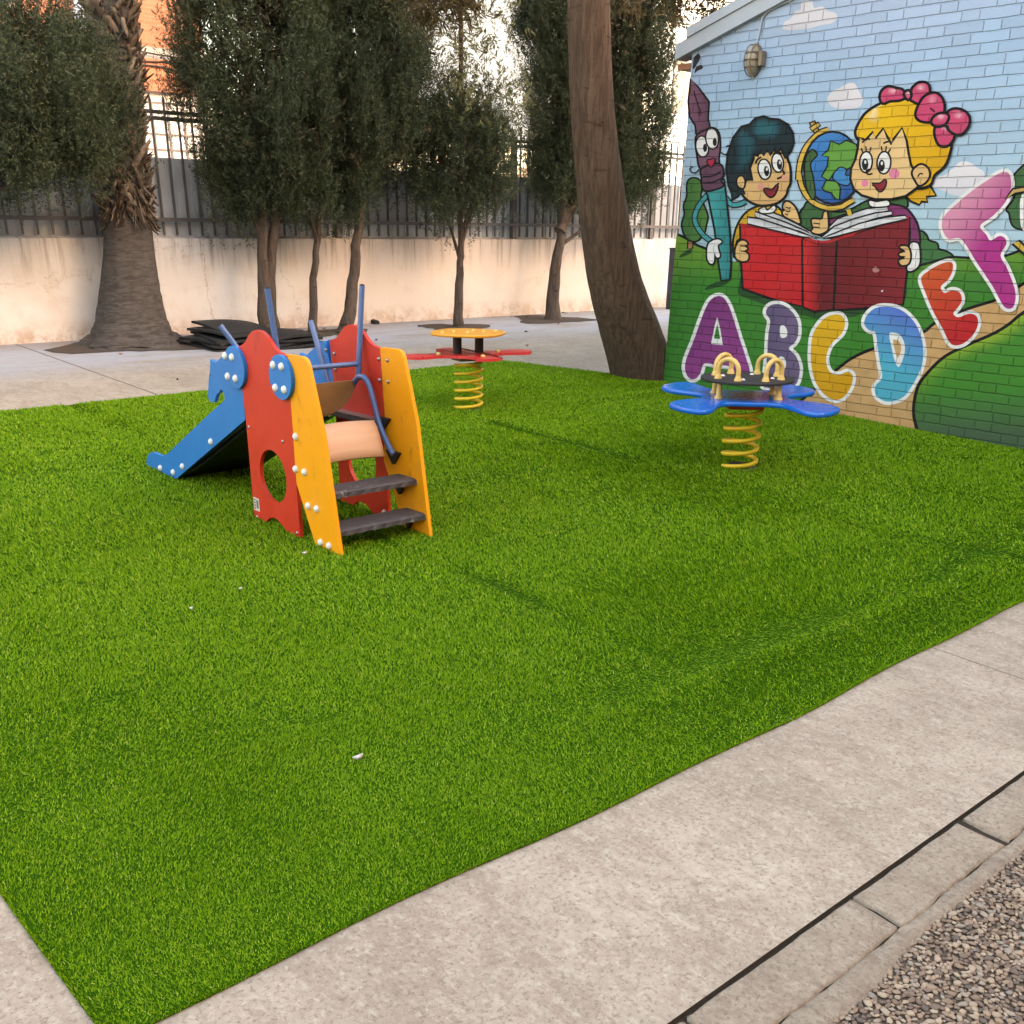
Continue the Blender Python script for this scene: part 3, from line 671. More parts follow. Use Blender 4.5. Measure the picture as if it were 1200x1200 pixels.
for q, lab in ((G(1, '755,190 760,140 800,120 830,70 862,60 870,15 935,10 950,50 1000,40 1040,70 1090,85 1095,120 1060,150 1000,160 900,185'), 'painted lavender cloud at the photo top'),
          (G(1, '1035,650 1040,615 1070,580 1110,565 1150,540 1205,532 1240,590 1262,640 1225,690 1090,692'), 'small painted cloud above the globe'),
          (G(4, '605,85 625,45 690,30 740,-10 790,-55 850,-55 900,-20 945,10 940,70 900,110 870,150 760,160 690,130 640,115'), 'white painted cloud behind the letter F')):
    P_ = Paint('painted_cloud'); P_.shape(q, lin((0, min(p[1] for p in q)), (.78, .76, .80), (0, max(p[1] for p in q)), (.66, .66, .74)), 0); P_.build(lab)
P_ = Paint('painted_bush')
DG = (.045, .13, .045)
P_.shape(G(3, '860,340 865,270 890,235 915,205 1000,250 1100,270 1180,255') + G(4, '220,190 400,150 440,175 440,240 300,330 0,430'), DG, 1.4)
P_.shape(G(4, '530,395 570,412 590,450 640,468 652,505 700,520 740,555 640,590 530,612 480,500'), lambda x, y: (.05, .16, .05), 1.4)
P_.shape(G(4, '1260,-40 1150,20 1133,80 1145,170 1095,245 1110,270 1130,345 1190,372 1300,380 1400,200'), DG, 1.4); P_.build()
P_ = Paint('painted_meadow')
g1 = lin((0, 275), (.17, .36, .035), (0, 345), (.035, .20, .022))
P_.shape(G(3, '70,405 150,442 200,475 262,500 440,585 480,560') + G(4, '440,650 530,607 640,577 735,553 830,556 1000,560 1150,520 1300,440 1600,400 1600,2400') + [(1330, 640), (760, 640)], lin((0, 272), (.20, .36, .04), (0, 330), (.04, .20, .022)), 0, sm=False)
P_.stroke(G(3, '80,408 150,442 200,475 262,500 350,545'), 2.0); P_.stroke(G(4, '530,607 640,577 735,553 830,556 1000,560 1150,520 1300,440'), 2.0)
P_.build()
P_ = Paint('painted_tree')
P_.shape(G(3, '148,440 174,440 168,497 143,497'), (.35, .19, .08), 1.0, sm=False)
P_.shape(G(3, '140,100 150,62 182,50 215,65 228,110 220,165 240,220 265,290 255,350 242,400 200,445 150,440 120,400 108,340 125,280 120,220 140,165'), lin((800, 0), (.05, .15, .04), (830, 0), (.085, .22, .045)), 1.2)
P_.shape(G(3, '88,548 130,512 168,502 160,528 105,552'), (.02, .08, .02), 0); P_.build()
# path and round hill
P_ = Paint('painted_path')
upper = G(5, '760,790 945,640 1110,495 1200,430') + G(4, '230,1140 400,1090 560,1030 630,975 820,890 1010,830 1100,790 1200,720 1500,560')
lower = G(6, '1500,-60 1200,140 1100,220 1000,280 850,345 700,420 600,510 530,600 500,700 495,800 520,900 560,1010')
P_.poly([Vector(p) for p in upper+lower] + [Vector((780, 560))], lambda x, y: (.58, .36, .15) if (int(x/9)+int(y/7)) % 3 else (.52, .31, .13), True)
P_.stroke(upper, 3.2); P_.build()
P_ = Paint('painted_hill')
hl = G(6, '1500,-60 1200,140 1100,220 1000,280 850,345 700,420 600,510 530,600 500,700 495,800 520,900 560,1010')
def hillc(x, y):
    dmin = min((Vector((x, y))-Vector(p)).length for p in HS); t = math.exp(-(dmin/9)**2); b_ = max(0, min(1, (y-455)/55)); c = np.array((.05, .22, .022))*(1-b_)+np.array((.060, .115, .058))*b_
    t *= max(0, 1-(y-400)/75) if y > 400 else 1
    return tuple(c*(1-t)+np.array((.30, .46, .03))*t)
HS = smooth2(hl, 4, False)
P_.poly(list(HS)+[Vector((1130, 600)), Vector((1500, 640))], hillc, True); P_.stroke(hl, 3.4); P_.build()
# book
P_ = Paint('painted_book')
P_.shape(G(3, '465,765 560,830 880,925 1000,945 1200,935') + G(4, '180,905 415,862 440,700 300,600') + G(3, '600,600'), (.018, .07, .018), 0)
# children behind the book: bodies first
B_ = Paint('painted_boy'); Gi = Paint('painted_girl')
B_.shape(G(3, '450,560 437,470 448,400 465,350 500,292 550,250 620,228 700,230 745,270 790,300 850,345 850,420 480,420'), lin((860, 0), (.55, .33, .02), (930, 0), YEL), 1.5)
Gi.shape(G(4, '260,300 300,232 330,220 430,238 490,300 520,370 527,470 470,480 440,420 300,400'), (.20, .035, .13), 1.5)
Gi.shape(G(3, '1055,345 1040,320 1100,300 1180,280 1150,330 1100,370'), (.20, .035, .13), 1.2)
P_.shape(G(3, '483,345 600,360 720,390 872,425 885,640 882,866 700,820 500,750 490,590'), lin((868, 260), (.58, .018, .022), (940, 360), (.48, .010, .016)), 1.7, sm=False)
P_.shape(G(3, '1085,452 1200,418') + G(4, '110,412 300,348 468,308 462,400 445,640 422,850 200,872 0,884') + G(3, '1065,884'), lin((975, 0), (.14, .010, .016), (1060, 0), (.21, .014, .022)), 1.7, sm=False)
P_.shape(G(3, '880,440 950,465 1020,470 1088,450 1066,884 950,896 884,868'), lin((942, 0), (.62, .02, .024), (962, 0), (.14, .010, .015)), 1.6, sm=False)
P_.stroke(G(3, '890,430 960,452 1030,455 1090,438 1200,405') + G(4, '110,395 300,335 465,300'), 3.2, (.40, .02, .025))
P_.stroke(G(3, '478,345 600,362 720,392 872,428'), 2.2, (.36, .012, .016))
PG = lambda x, y: (.70, .71, .74) if int((x+y*2)/4) % 3 else (.48, .49, .54)
for q in (G(3, '605,262 650,258 760,302 870,362 988,430 860,372 740,325'), G(3, '570,265 640,290 760,332 900,392 975,432 860,385 700,340 575,292'), G(3, '525,300 600,312 720,350 870,402 965,432 870,418 700,378 525,335'),
          G(3, '1000,425 1040,370 1100,312 1200,275') + G(4, '200,245 325,235 330,252 200,285 60,350 ') + G(3, '1060,395'), G(3, '1000,428 1080,360') + G(4, '10,352 120,310 250,275 352,262 355,278 250,302 100,352 -40,405'), G(3, '1003,432 1080,405') + G(4, '20,392 150,342 300,305 440,290 452,306 300,338 150,376 0,415')):
    P_.shape(q, PG, 1.1, sm=False, grad=True)
P_.poly([Vector(p) for p in G(4, '230,630 250,610 280,640 250,652 235,645')], (.42, .20, .20)); P_.poly([Vector(p) for p in G(4, '285,765 300,762 298,775 288,776')], WHT)
# boy's head
BS = lin((870, 190), (.74, .50, .21), (900, 240), (.66, .40, .16))
B_.shape(G(3, '600,250 632,236 650,256 692,226 700,250 668,268 612,268'), WHT, 1.0)
B_.shape(G(1, '545,1150 528,1090 550,1000 600,985 700,968 757,955 772,1020 787,1060 792,1110 790,1170') + G(3, '775,110 765,150 735,185 690,207 620,216 560,202 510,166 485,118 490,60'), BS, 1.7)
B_.shape(G(3, '470,20 410,25 408,90 430,150 425,182 455,160 475,140 500,150 480,100 520,55') , (.012, .035, .045), 1.4, sm=False)
B_.shape(G(1, '410,1190 395,1080 405,980 440,880 490,815 540,802 575,765 625,750 665,766 720,770 775,800 805,850 812,910 795,960 765,1005 748,955 735,940 712,975 695,945 668,985 648,948 625,988 605,955 585,992 560,985 556,1010 532,1075 548,1150 505,1140 470,1165 455,1230'),
         lambda x, y: (.02, .11, .14) if ((x-900)/16)**2+((y-152)/8)**2 < 1 else ((.015, .075, .10) if ((x-872)/9)**2+((y-175)/22)**2 < 1 else (.008, .022, .030)), 1.6, sm=False)
B_.shape(G(3, '460,80 463,48 488,38 503,68 497,106 475,106'), SKIN, 1.2)
for cx_, cy_, rx, ry, px_x, py_y in ((632, 1082, 36, 60, 645, 1094), (716, 1040, 32, 56, 728, 1052)):
    c = W_((1, cx_, cy_)); B_.ell(c, rx*.183, ry*.183, WHT, -.12, 1.3); c2 = W_((1, px_x, py_y)); B_.ell(c2, 3.0, 6.2, BLK, -.1); B_.ell((c2[0]+.4, c2[1]-2.4), 1.2, 2.0, WHT)
for q, w_ in ((G(1, '575,1045 588,1018 612,1004'), 1.6), (G(1, '690,985 712,968 742,984'), 1.6), (G(1, '748,1088 758,1110 742,1130 712,1142'), 1.5), (G(3, '618,112 640,118 680,122 710,100 722,78'), 1.5)): B_.stroke(q, w_)
B_.shape(G(3, '634,118 682,124 712,96 706,125 690,155 670,165 648,148'), (.24, .018, .03), 1.2)
B_.ell(W_((3, 610, 100)), 4, 4, (.68, .30, .24)); B_.ell(W_((3, 758, 48)), 3, 4, (.72, .36, .26))
B_.shape(G(3, '757,215 772,200 800,210 830,245 850,300 855,335 805,312 765,292 750,268 764,252 754,238'), SKIN, 1.4)
for q in (G(3, '768,232 790,240 800,232'), G(3, '765,255 785,262 798,255'), G(3, '762,275 782,283')): B_.stroke(q, 1.0)
B_.shape(G(3, '450,500 468,460 498,448 522,468 500,482 522,498 502,515 527,538 520,572 482,576 450,552'), SKIN, 1.4)
for q in (G(3, '478,480 500,482 518,476'), G(3, '480,512 505,516 520,508')): B_.stroke(q, 1.0)
# globe
Gl = Paint('painted_globe')
Gl.stroke(G(1, '935,775 952,815 975,855 1000,880 1020,915'), 7.5, BLK); Gl.stroke(G(1, '937,782 954,818 977,858 1000,884 1017,910'), 4.2, (.52, .33, .06)); Gl.stroke(G(1, '925,828 985,790'), 6, BLK, False); Gl.stroke(G(1, '930,825 980,794'), 3.2, (.60, .40, .08), False)
arc = G(1, '1040,828 985,850 925,905 880,975 855,1060 848,1150') + G(3, '852,20 868,95 905,165 960,212 1040,240 1120,232') + G(4, '60,215 112,185')
Gl.stroke(arc, 7.2, BLK); Gl.stroke(arc, 4.2, (.66, .43, .07))
Gl.stroke(G(3, '1165,245 1180,285'), 7, BLK, False); Gl.stroke(G(3, '1167,247 1180,285'), 4.4, (.60, .40, .05), False)
Gl.ell((975.5, 196.5), 32, 41, lin((950, 170), (.05, .22, .55), (990, 235), (.018, .09, .33)), 0, 1.8)
GN = (.12, .33, .05)
Gl.shape(G(1, '1003,995 1045,960 1058,905 1110,928 1155,902 1215,925 1232,1000 1190,1062 1150,1080 1120,1072 1062,1120 1040,1150 1002,1128 1040,1062 1045,1000'), GN, 1.1, sm=False)
Gl.shape(G(3, '1005,112 1030,66 1092,72 1112,110 1106,186 1085,172 1060,137 1020,127'), GN, 1.1, sm=False)
Gl.shape(G(1, '900,1010 935,960 965,990 922,1045 940,1140 952,1240 938,1270 905,1200 893,1100'), (.05, .12, .04), 1.0)
Gl.shape(G(2, '-20,1130 20,1075 60,1085 55,1120 90,1130 75,1180 20,1170'), (.05, .25, .55), .9)
# girl
Gi.shape(G(3, '940,312 1000,312 1013,272 1030,268 1036,340 1030,380 982,402 936,390 946,370 940,342'), SKIN, 1.3)
for q in (G(3, '945,335 985,340'), G(3, '945,360 985,365')): Gi.stroke(q, 1.0)
Gi.shape(G(4, '213,195 262,202 325,192 332,222 230,228'), WHT, 1.1)
hair = lin((1010, 150), (.80, .50, .012), (1100, 190), (.66, .37, .008))
Gi.shape(G(4, '470,60 598,40 588,92 602,112 632,156 572,160 577,196 542,190 530,212 480,190 455,165'), hair, 1.6, sm=False)
Gi.shape(G(2, '130,850 150,792 190,732 260,682 340,650 420,640 500,655 560,720 640,800 690,880 728,915 712,1000 682,1062 622,1115 590,1180 480,1180 300,1000 160,900'),
         lambda x, y: (.82, .68, .36) if abs((x-1026)+(y-128)*.55) < 3.5 and y < 140 else hair(x, y), 1.9)
Gi.shape(G(2, '152,880 145,950 130,1020 102,1080 98,1150') + G(4, '100,60 118,112 165,150 250,175 350,175 440,155 500,112 530,80') + G(2, '500,1110 470,1055 455,985 442,900 420,825 372,895 350,925 320,880 302,828 252,892 236,850 192,900 166,895'), lin((1005, 0), (.74, .50, .22), (1070, 0), (.78, .56, .26)), 1.7, sm=False)
Gi.shape(G(2, '490,1112 500,1082 540,1055 580,1075 592,1120 570,1160 532,1182 508,1150'), SKIN, 1.5); Gi.stroke(G(2, '520,1130 535,1110 555,1112'), 1.1)
for cx_, cy_, rx, ry, px_x, py_y in ((190, 1036, 35, 62, 184, 1050), (305, 1040, 38, 66, 290, 1058)):
    c = W_((2, cx_, cy_)); Gi.ell(c, rx*.183, ry*.183, WHT, .06, 1.4); c2 = W_((2, px_x, py_y)); Gi.ell(c2, 3.8, 7, BLK); Gi.ell((c2[0]+.3, c2[1]-2.6), 1.3, 2.2, WHT)
for q in ('170,978 160,946', '193,968 188,934', '214,970 222,940', '293,970 288,934', '315,968 320,934', '332,978 347,950'): Gi.stroke(G(2, q), 1.1, BLK, False)
for q, w_ in ((G(2, '165,912 192,888 215,890'), 1.5), (G(2, '300,916 338,904 352,925'), 1.5), (G(2, '213,1080 192,1094 202,1114 232,1110'), 1.4), (G(4, '228,80 280,82 318,58'), 1.4)): Gi.stroke(q, w_)
Gi.ell(W_((2, 370, 1110)), 6.2, 6.0, (.72, .22, .36)); Gi.ell(W_((4, 183, 80)), 4.2, 4.2, (.72, .22, .36))
Gi.shape(G(4, '236,86 280,84 314,62 310,100 286,130 266,120 252,98'), (.24, .018, .03), 1.1)
PK = (.56, .06, .16)
for q in ('285,620 300,580 335,560 380,570 420,580 430,620 400,635 340,640 300,655', '470,620 490,570 530,535 580,540 590,590 570,630 530,655 490,640', '515,740 530,680 570,620 630,600 670,630 685,690 670,740 620,770 550,770', '635,850 650,800 700,790 740,820 745,880 710,925 660,920', '700,760 730,710 790,705 840,740 840,800 800,850 760,850 720,820', '440,600 460,585 472,605 460,632', '615,780 630,750 670,730 712,742 690,790 640,800'):
    pts = G(2, q); x0 = min(p[0] for p in pts); y0 = min(p[1] for p in pts); hx = np.mean([p[0] for p in pts])+1.5; hy = y0*.6+.4*np.mean([p[1] for p in pts])
    Gi.shape(pts, lambda x, y, hx=hx, hy=hy: tuple(np.array(PK)+(np.array((.80, .50, .58))-np.array(PK))*math.exp(-((x-hx)**2/14+(y-hy)**2/7))), 1.9)
Gi.stroke(G(2, '600,690 630,715'), 1.2); Gi.stroke(G(2, '712,800 720,830'), 1.2)
Gi.shape(G(4, '475,470 520,468 532,530 527,600 490,636 455,632 470,560'), WHT, 1.4)
Gi.shape(G(4, '408,488 455,488 472,540 460,592 420,602 402,575 440,560 402,535 442,515'), SKIN, 1.4)
for q in (G(4, '412,512 440,520'), G(4, '408,548 440,550')): Gi.stroke(q, 1.0)
# pen figure
Pe = Paint('painted_pen'); TEAL = lin((835, 0), (.05, .33, .34), (856, 0), (.025, .20, .22)); PUR = (.19, .085, .14)
Pe.shape(G(3, '248,762 300,722 400,695 392,722 320,747'), (.015, .06, .015), 0)
for q in (G(3, '272,150 215,220 185,310 230,400 300,458'), G(3, '382,170 420,215 470,215 512,196')): Pe.stroke(q, 6.6, BLK); Pe.stroke(q, 4.0, (.06, .33, .36))
Pe.shape(G(3, '250,80 370,60 385,200 405,400 412,600 405,692 360,697 345,600 320,380 280,180'), TEAL, 1.4, sm=False)
Pe.shape(G(3, '282,460 330,440 357,455 332,482 347,545 325,552 312,522 306,586 285,592 268,560 268,500'), WHT, 1.2)
Pe.shape(G(1, '165,505 205,562 272,652 266,760 277,805 268,868 240,875 200,852 195,800 160,745 150,650'), lin((808, 0), (.22, .10, .16), (830, 0), (.13, .055, .10)), 1.3, sm=False)
Pe.stroke(G(1, '180,580 215,700'), 1.0); Pe.ell(W_((1, 218, 715)), 2, 5, (.08, .03, .05), .1)
Pe.shape(G(1, '198,880 250,840 300,822 335,850 345,930 335,1010 330,1055 232,1078 207,1000'), PUR, 1.3)
Pe.shape(G(1, '235,1080 340,1050 366,1110 350,1155 360,1190 250,1215 235,1135'), (.12, .05, .09), 1.3)
Pe.stroke(G(1, '240,1130 300,1125 355,1095'), 1.2); Pe.stroke(G(1, '240,1170 300,1165 358,1140'), 1.2)
for cx_, cy_, qx, qy in ((234, 936, 252, 945), (297, 886, 314, 908)):
    Pe.ell(W_((1, cx_, cy_)), 6.6, 11.5, WHT, -.1, 1.2); Pe.ell(W_((1, qx, qy)), 2.4, 4.8, BLK)
Pe.shape(G(1, '268,1030 290,1022 310,1015 306,1045 288,1065'), (.40, .02, .06), .9)
for q in (G(1, '345,968 380,988 408,962 405,930 385,938'), G(1, '215,1080 192,1104 165,1100 155,1078 175,1064')): Pe.stroke(q, 1.0)
Pe.shape(G(1, '175,442 180,372 210,343 222,370 200,412'), (.035, .03, .035), 0); Pe.shape(G(1, '185,467 195,430 230,415 236,437 205,452'), (.035, .03, .035), 0)
for p, lab in ((B_, 'painted dark haired boy in a yellow shirt'), (P_, 'big painted red open book'), (Gl, 'painted globe on a golden stand'), (Gi, 'painted blonde girl with a pink bow'), (Pe, 'painted smiling teal fountain pen')): p.build(lab)
# letters
def letter(ch, outer, col, holes, wcol=WHT, inner=None, sm=True):
    L_ = Paint('painted_letter'); q = smooth2(outer, 4) if sm else [Vector(p) for p in outer]
    L_.poly(offs(q, 3.9), wcol); L_.poly(q, col, True)
    for h, hc in holes:
        L_.poly([Vector(p) for p in h], wcol)
        if hc: 
            c = sum((Vector(p) for p in h), Vector((0, 0)))/len(h); L_.poly([c+(Vector(p)-c)*.52 for p in h], hc)
    L_.build(f'painted letter {ch} with a white outline')
GRN = (.04, .20, .022); TAN = (.58, .36, .15)
letter('A', G(5, '332,38 370,48 402,95 432,175 470,300 512,425 540,530 520,582 478,590 440,560 415,492 330,480 248,470 222,530 190,567 150,562 125,512 132,440 180,320 222,200 258,110 290,60'), lin((830, 350), (.17, .030, .16), (880, 440), (.30, .055, .26)), [(G(5, '330,172 350,250 366,352 290,344 312,235'), GRN)])
letter('B', G(5, '642,150 652,112 692,90 752,96 810,140 845,205 846,290 822,340 788,372 832,420 857,490 850,562 820,612 720,632 640,622 622,600 640,520 650,400 657,280 668,195'), lin((895, 0), (.10, .075, .17), (940, 0), (.16, .115, .22)), [(smooth2(G(5, '733,232 760,228 778,265 770,300 735,300'), 3), None), (smooth2(G(5, '725,432 755,430 770,470 758,508 722,510'), 3), None)])
letter('C', G(5, '1090,155 1130,168 1147,218 1122,282 1060,342 1030,410 1030,482 1060,532 1112,540 1162,522 1195,545 1192,592 1172,640 1130,690 1072,700 1010,662 960,590 935,500 928,400 940,290 980,218 1030,172'), lin((0, 370), (.72, .42, .006), (0, 460), (.62, .32, .004)), [])
def dcol(x, y):
    t = max(0, min(1, ((x-1015)*.5-(y-400))/70+.25)); return tuple(np.array((.08, .42, .58))*(1-t)+np.array((.085, .17, .58))*t)
letter('D', G(6, '180,220 190,170 240,120 310,104 400,120 470,170 520,240 550,330 556,420 540,502 490,602 430,682 350,712 290,702 250,662 250,612 292,560 280,470 265,370 250,272 210,256'), dcol, [(smooth2(G(6, '338,280 372,272 412,292 438,350 432,420 400,492 372,445 352,360'), 3), TAN)])
letter('E', G(4, '542,690 590,640 660,600 720,583 746,600 740,650 712,700 668,742 692,782 740,764 790,780 802,830 780,872 748,912 780,937 850,914 896,930 906,980 880,1042 820,1100 760,1117 720,1092 680,1010 620,900 570,780'), lin((1085, 320), (.58, .09, .02), (1130, 380), (.50, .012, .018)), [])
letter('F', G(4, '688,400 674,350 690,290 760,220 880,120 1000,40 1070,8 1110,28 1117,110 1082,200 1000,290 920,352 960,410 985,447 1040,418 1077,430 1087,470 1050,542 1090,620 1130,720 1147,800 1132,870 1095,882 1060,852 1000,740 900,590 820,462 780,430 720,437'), lin((1112, 262), (.66, .28, .42), (1150, 290), (.40, .030, .23)), [])
letter('G', G(4, '1205,165 1260,120 1400,100 1500,200 1420,250 1300,210 1260,260 1300,330 1420,300 1440,380 1300,430 1210,370 1195,260'), lin((1200, 230), (.66, .38, .40), (1240, 230), (.5, .1, .1)), [])
Lt = Paint('painted_pencil'); Lt.shape(G(4, '1085,182 1130,122 1230,105 1230,125 1140,140'), (.5, .34, .12), 1.4, sm=False); Lt.build(); Lt = Paint('painted_pencil'); Lt.shape(G(4, '1130,462 1165,452 1260,545 1240,560'), (.62, .42, .06), 1.6, sm=False); Lt.build()

# wall lamp and its cable
lc = onp((885.5, 71), 0, XW); LM = thing('wall_lamp', lc, 'old oval bulkhead lamp with wire cage high on the mural wall', 'lamp')
m = MB(); n_ = 20
for j in range(6):
    pass
vs = []; rings = 6
for i in range(rings+1):
    t = i/rings*PI/2
    for k_ in range(n_): vs.append((lc.x-.02-.075*math.sin(t), lc.y+.050*math.cos(t)*math.cos(2*PI*k_/n_), lc.z+.095*math.cos(t)*math.sin(2*PI*k_/n_)))
m.add(vs, [(i*n_+k_, i*n_+(k_+1) % n_, (i+1)*n_+(k_+1) % n_, (i+1)*n_+k_) for i in range(rings) for k_ in range(n_)], 0, True); m.build('glass_dome', 'glass_lamp', LM)
m = MB(); vs = [(lc.x-d_, lc.y+.060*math.cos(2*PI*k_/n_), lc.z+.105*math.sin(2*PI*k_/n_)) for d_ in (.001, .025) for k_ in range(n_)]
m.add(vs, [(k_, (k_+1) % n_, n_+(k_+1) % n_, n_+k_) for k_ in range(n_)]+[tuple(range(n_, 2*n_))]); m.build('back_plate', 'lamp_body', LM)
m = MB()
for q in (-.5, .5): m.tube([(lc.x-.02-.083*math.sin(t), lc.y+.05*q, lc.z+.10*math.cos(t)) for t in np.linspace(0, PI, 13)], .004, 6)
for q in (-.5, 0, .5): m.tube([(lc.x-.02-.083*math.sin(t)*math.cos(q), lc.y+.056*math.cos(t), lc.z+.095*math.sin(q)) for t in np.linspace(0, PI, 11)], .004, 6)
m.build('wire_cage', 'lamp_body', LM)
m = MB(); m.box(lc.x-.06, lc.x-.004, lc.y-.095, lc.y-.062, lc.z-.045, lc.z+.05); m.build('hinge_bracket', 'lamp_body', LM, .006)
cb = [onp(p, 0, XW-.012) for p in ((886, 53), (890, 38), (893, 22), (899, 14), (910, 8), (925, 1), (960, -16), (1000, -34))]
m = MB(); m.tube(cb, .006, 6); tag(m.build('cable', 'cable'), 'thin pale cable running from the wall lamp up to the roof edge', 'cable')

# ------------------------------------------------------------------ trees
def foliage(centres, n_per, sig, leaf_l=(.020, .046), leaf_w=.0040, up=1.7, k=17, rng=RNG, axis=None):
    c = np.asarray(centres, float); ns = len(c)*n_per; P = np.repeat(c, n_per, 0)+rng.normal(0, 1, (ns, 3))*np.array(sig)
    out = rng.normal(0, 1, (ns, 3))
    if axis is not None:
        oc = P.copy(); oc[:, :2] -= np.array(axis)[None]; oc[:, 2] = 0; oc /= np.linalg.norm(oc, axis=1, keepdims=True)+1e-6; out = out*.55+oc*.8
    out[:, 2] += up; out /= np.linalg.norm(out, axis=1, keepdims=True)
    side = np.cross(out, rng.normal(0, 1, (ns, 3))); side /= np.linalg.norm(side, axis=1, keepdims=True)
    Vv = []
    for j in range(k):
        a = (j-(k-1)/2)*.22+rng.normal(0, .15, ns); dr = out*np.cos(a)[:, None]+side*np.sin(a)[:, None]+rng.normal(0, .15, (ns, 3))
        nn = np.cross(dr, rng.normal(0, 1, (ns, 3))); nn /= np.linalg.norm(nn, axis=1, keepdims=True)+1e-6
        L_ = rng.uniform(*leaf_l, ns)[:, None]; w_ = leaf_w*rng.uniform(.7, 1.3, ns)[:, None]; b_ = P+out*(.009*j)+rng.normal(0, .010, (ns, 3))
        Vv.append(np.stack([b_, b_+dr*L_*.45+nn*w_, b_+dr*L_, b_+dr*L_*.45-nn*w_], 1))
    V = np.concatenate(Vv).reshape(-1, 3); return V, np.arange(len(V)).reshape(-1, 4)
def crown_centres(ax, ay, z0, z1, prof, n, rng, shell=.55):
    out = []
    for _ in range(n):
        z = rng.uniform(z0, z1); r_ = prof((z-z0)/(z1-z0))*(shell+(1-shell)*rng.random()**.5)*(1 if rng.random() < .8 else .5); a = rng.uniform(0, 2*PI)
        out.append((ax+r_*math.cos(a), ay+r_*math.sin(a), z))
    return out
def trunk_pts(p, n=14, w=.03, seed=0):
    rg = random.Random(seed); P = [Vector(q) for q in p]; out = []
    for i in range(len(P)-1):
        p0, p1, p2, p3 = P[max(0, i-1)], P[i], P[i+1], P[min(len(P)-1, i+2)]
        for q in range(6):
            t = q/6; out.append(.5*((2*p1)+(p2-p0)*t+(2*p0-5*p1+4*p2-p3)*t*t+(3*p1-p0-3*p2+p3)*t**3)+Vector((rg.uniform(-1, 1), rg.uniform(-1, 1), 0))*w*.3)
    return out+[P[-1]]
def tree(label, base, stems, radii, crown, leafmat='cypress', sprays=40, sig=(.075, .075, .15), grp='cypress trees along the plaster wall', seed=1, name='cypress_tree', limbs=10, **kw):
    T = thing(name, base, label, 'tree', grp); rng = np.random.default_rng(seed); m = MB()
    for st, (r0, r1) in zip(stems, radii):
        pts = trunk_pts(st, seed=seed); n_ = len(pts); m.tube(pts, [r0+(r1-r0)*(i/(n_-1))**.8+(.35*r0*math.exp(-i/1.3)) for i in range(n_)], 12, 0, True, .05)
    cc = crown[0]
    for i in range(limbs):
        c = Vector(cc[int(rng.integers(len(cc)))]); st = stems[int(rng.integers(len(stems)))]; a = Vector(st[-1]); zz = max(st[1][2], c.z-.55)
        f_ = min(1, max(0, (zz-st[0][2])/(st[-1][2]-st[0][2]))); p = Vector(st[0]).lerp(a, f_) if len(st) == 2 else min((Vector(q) for q in trunk_pts(st)), key=lambda q: abs(q.z-zz))
        m.tube([p, p.lerp(c, .5)+Vector((0, 0, .06)), c], [.025, .016, .006], 6)
    m.build('trunk', kw.get('barkm', 'bark_thin'), T)
    V, Fc = foliage(cc, sprays, sig, rng=rng, axis=crown[1], **{k_: v_ for k_, v_ in kw.items() if k_ in ('leaf_l', 'leaf_w', 'up', 'k')})
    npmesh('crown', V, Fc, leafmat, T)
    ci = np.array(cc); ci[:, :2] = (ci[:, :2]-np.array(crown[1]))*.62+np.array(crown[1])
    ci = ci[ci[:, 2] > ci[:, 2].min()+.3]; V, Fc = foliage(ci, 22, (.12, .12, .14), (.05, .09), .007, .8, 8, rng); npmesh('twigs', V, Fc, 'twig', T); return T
def Y(px, y): return onp(px, 1, y)
rg = np.random.default_rng(5)
g0 = lambda x, y: gz(x, y)-.03
b1 = Y((316, 380), 9.9); t1 = Y((312, 215), 9.9)
cc = crown_centres(t1.x-.02, 9.9, 1.62, 4.9, lambda t: (.26+.50*min(1, t*4)) if t < .25 else .76*(1-(t-.25)*.75), 240, rg)
cc += [tuple(Y((px, py), 9.9)) for px, py in ((265, 235), (255, 215), (280, 225), (300, 225), (240, 190))]
tree('dense dark cypress with a double grey trunk behind the rubber mats', (b1.x, 9.9, gz(0, 9.9)), [[(b1.x-.05, 9.9, g0(0, 9.9)), (b1.x-.05, 9.88, .9), (t1.x-.07, 9.9, 1.7), (t1.x-.15, 9.9, 3.6)], [(b1.x+.05, 9.95, g0(0, 9.9)), (b1.x+.06, 9.95, .9), (t1.x+.1, 9.9, 1.75), (t1.x+.12, 9.9, 3.8)]], [(.075, .03), (.085, .03)], (cc, (t1.x, 9.9)), sprays=82, seed=3)
b2 = Y((366, 382), 9.95); t2 = Y((371, 225), 9.95)
cc = crown_centres(t2.x+.05, 9.95, 1.55, 3.6, lambda t: .2+.45*math.sin(PI*min(1, t+.12)), 90, rg)
tree('slender cypress with a thin bare stem between two stouter cypresses', (b2.x, 9.95, gz(0, 9.95)), [[(b2.x, 9.95, g0(0, 9.95)), (b2.x+.03, 9.93, .8), (t2.x-.02, 9.95, 1.3), (t2.x+.06, 9.95, 1.9), (t2.x, 9.95, 3.2)]], [(.05, .02)], (cc, (t2.x, 9.95)), sprays=82, seed=4)
b3 = Y((403, 383), 9.9); t3 = Y((424, 220), 9.9)
cc = crown_centres(t3.x+.18, 9.95, 1.70, 5.0, lambda t: .22+.44*math.sin(PI*min(1, t*.8+.15)), 220, rg)
tree('cypress with a trunk bending right at its foot behind the red and yellow slide', (b3.x, 9.9, gz(0, 9.9)), [[(b3.x, 9.9, g0(0, 9.9)), (b3.x+.10, 9.9, .62), (t3.x-.12, 9.9, 1.1), (t3.x, 9.9, 1.8), (t3.x+.15, 9.9, 3.9)]], [(.085, .03)], (cc, (t3.x+.15, 9.95)), sprays=82, seed=5)
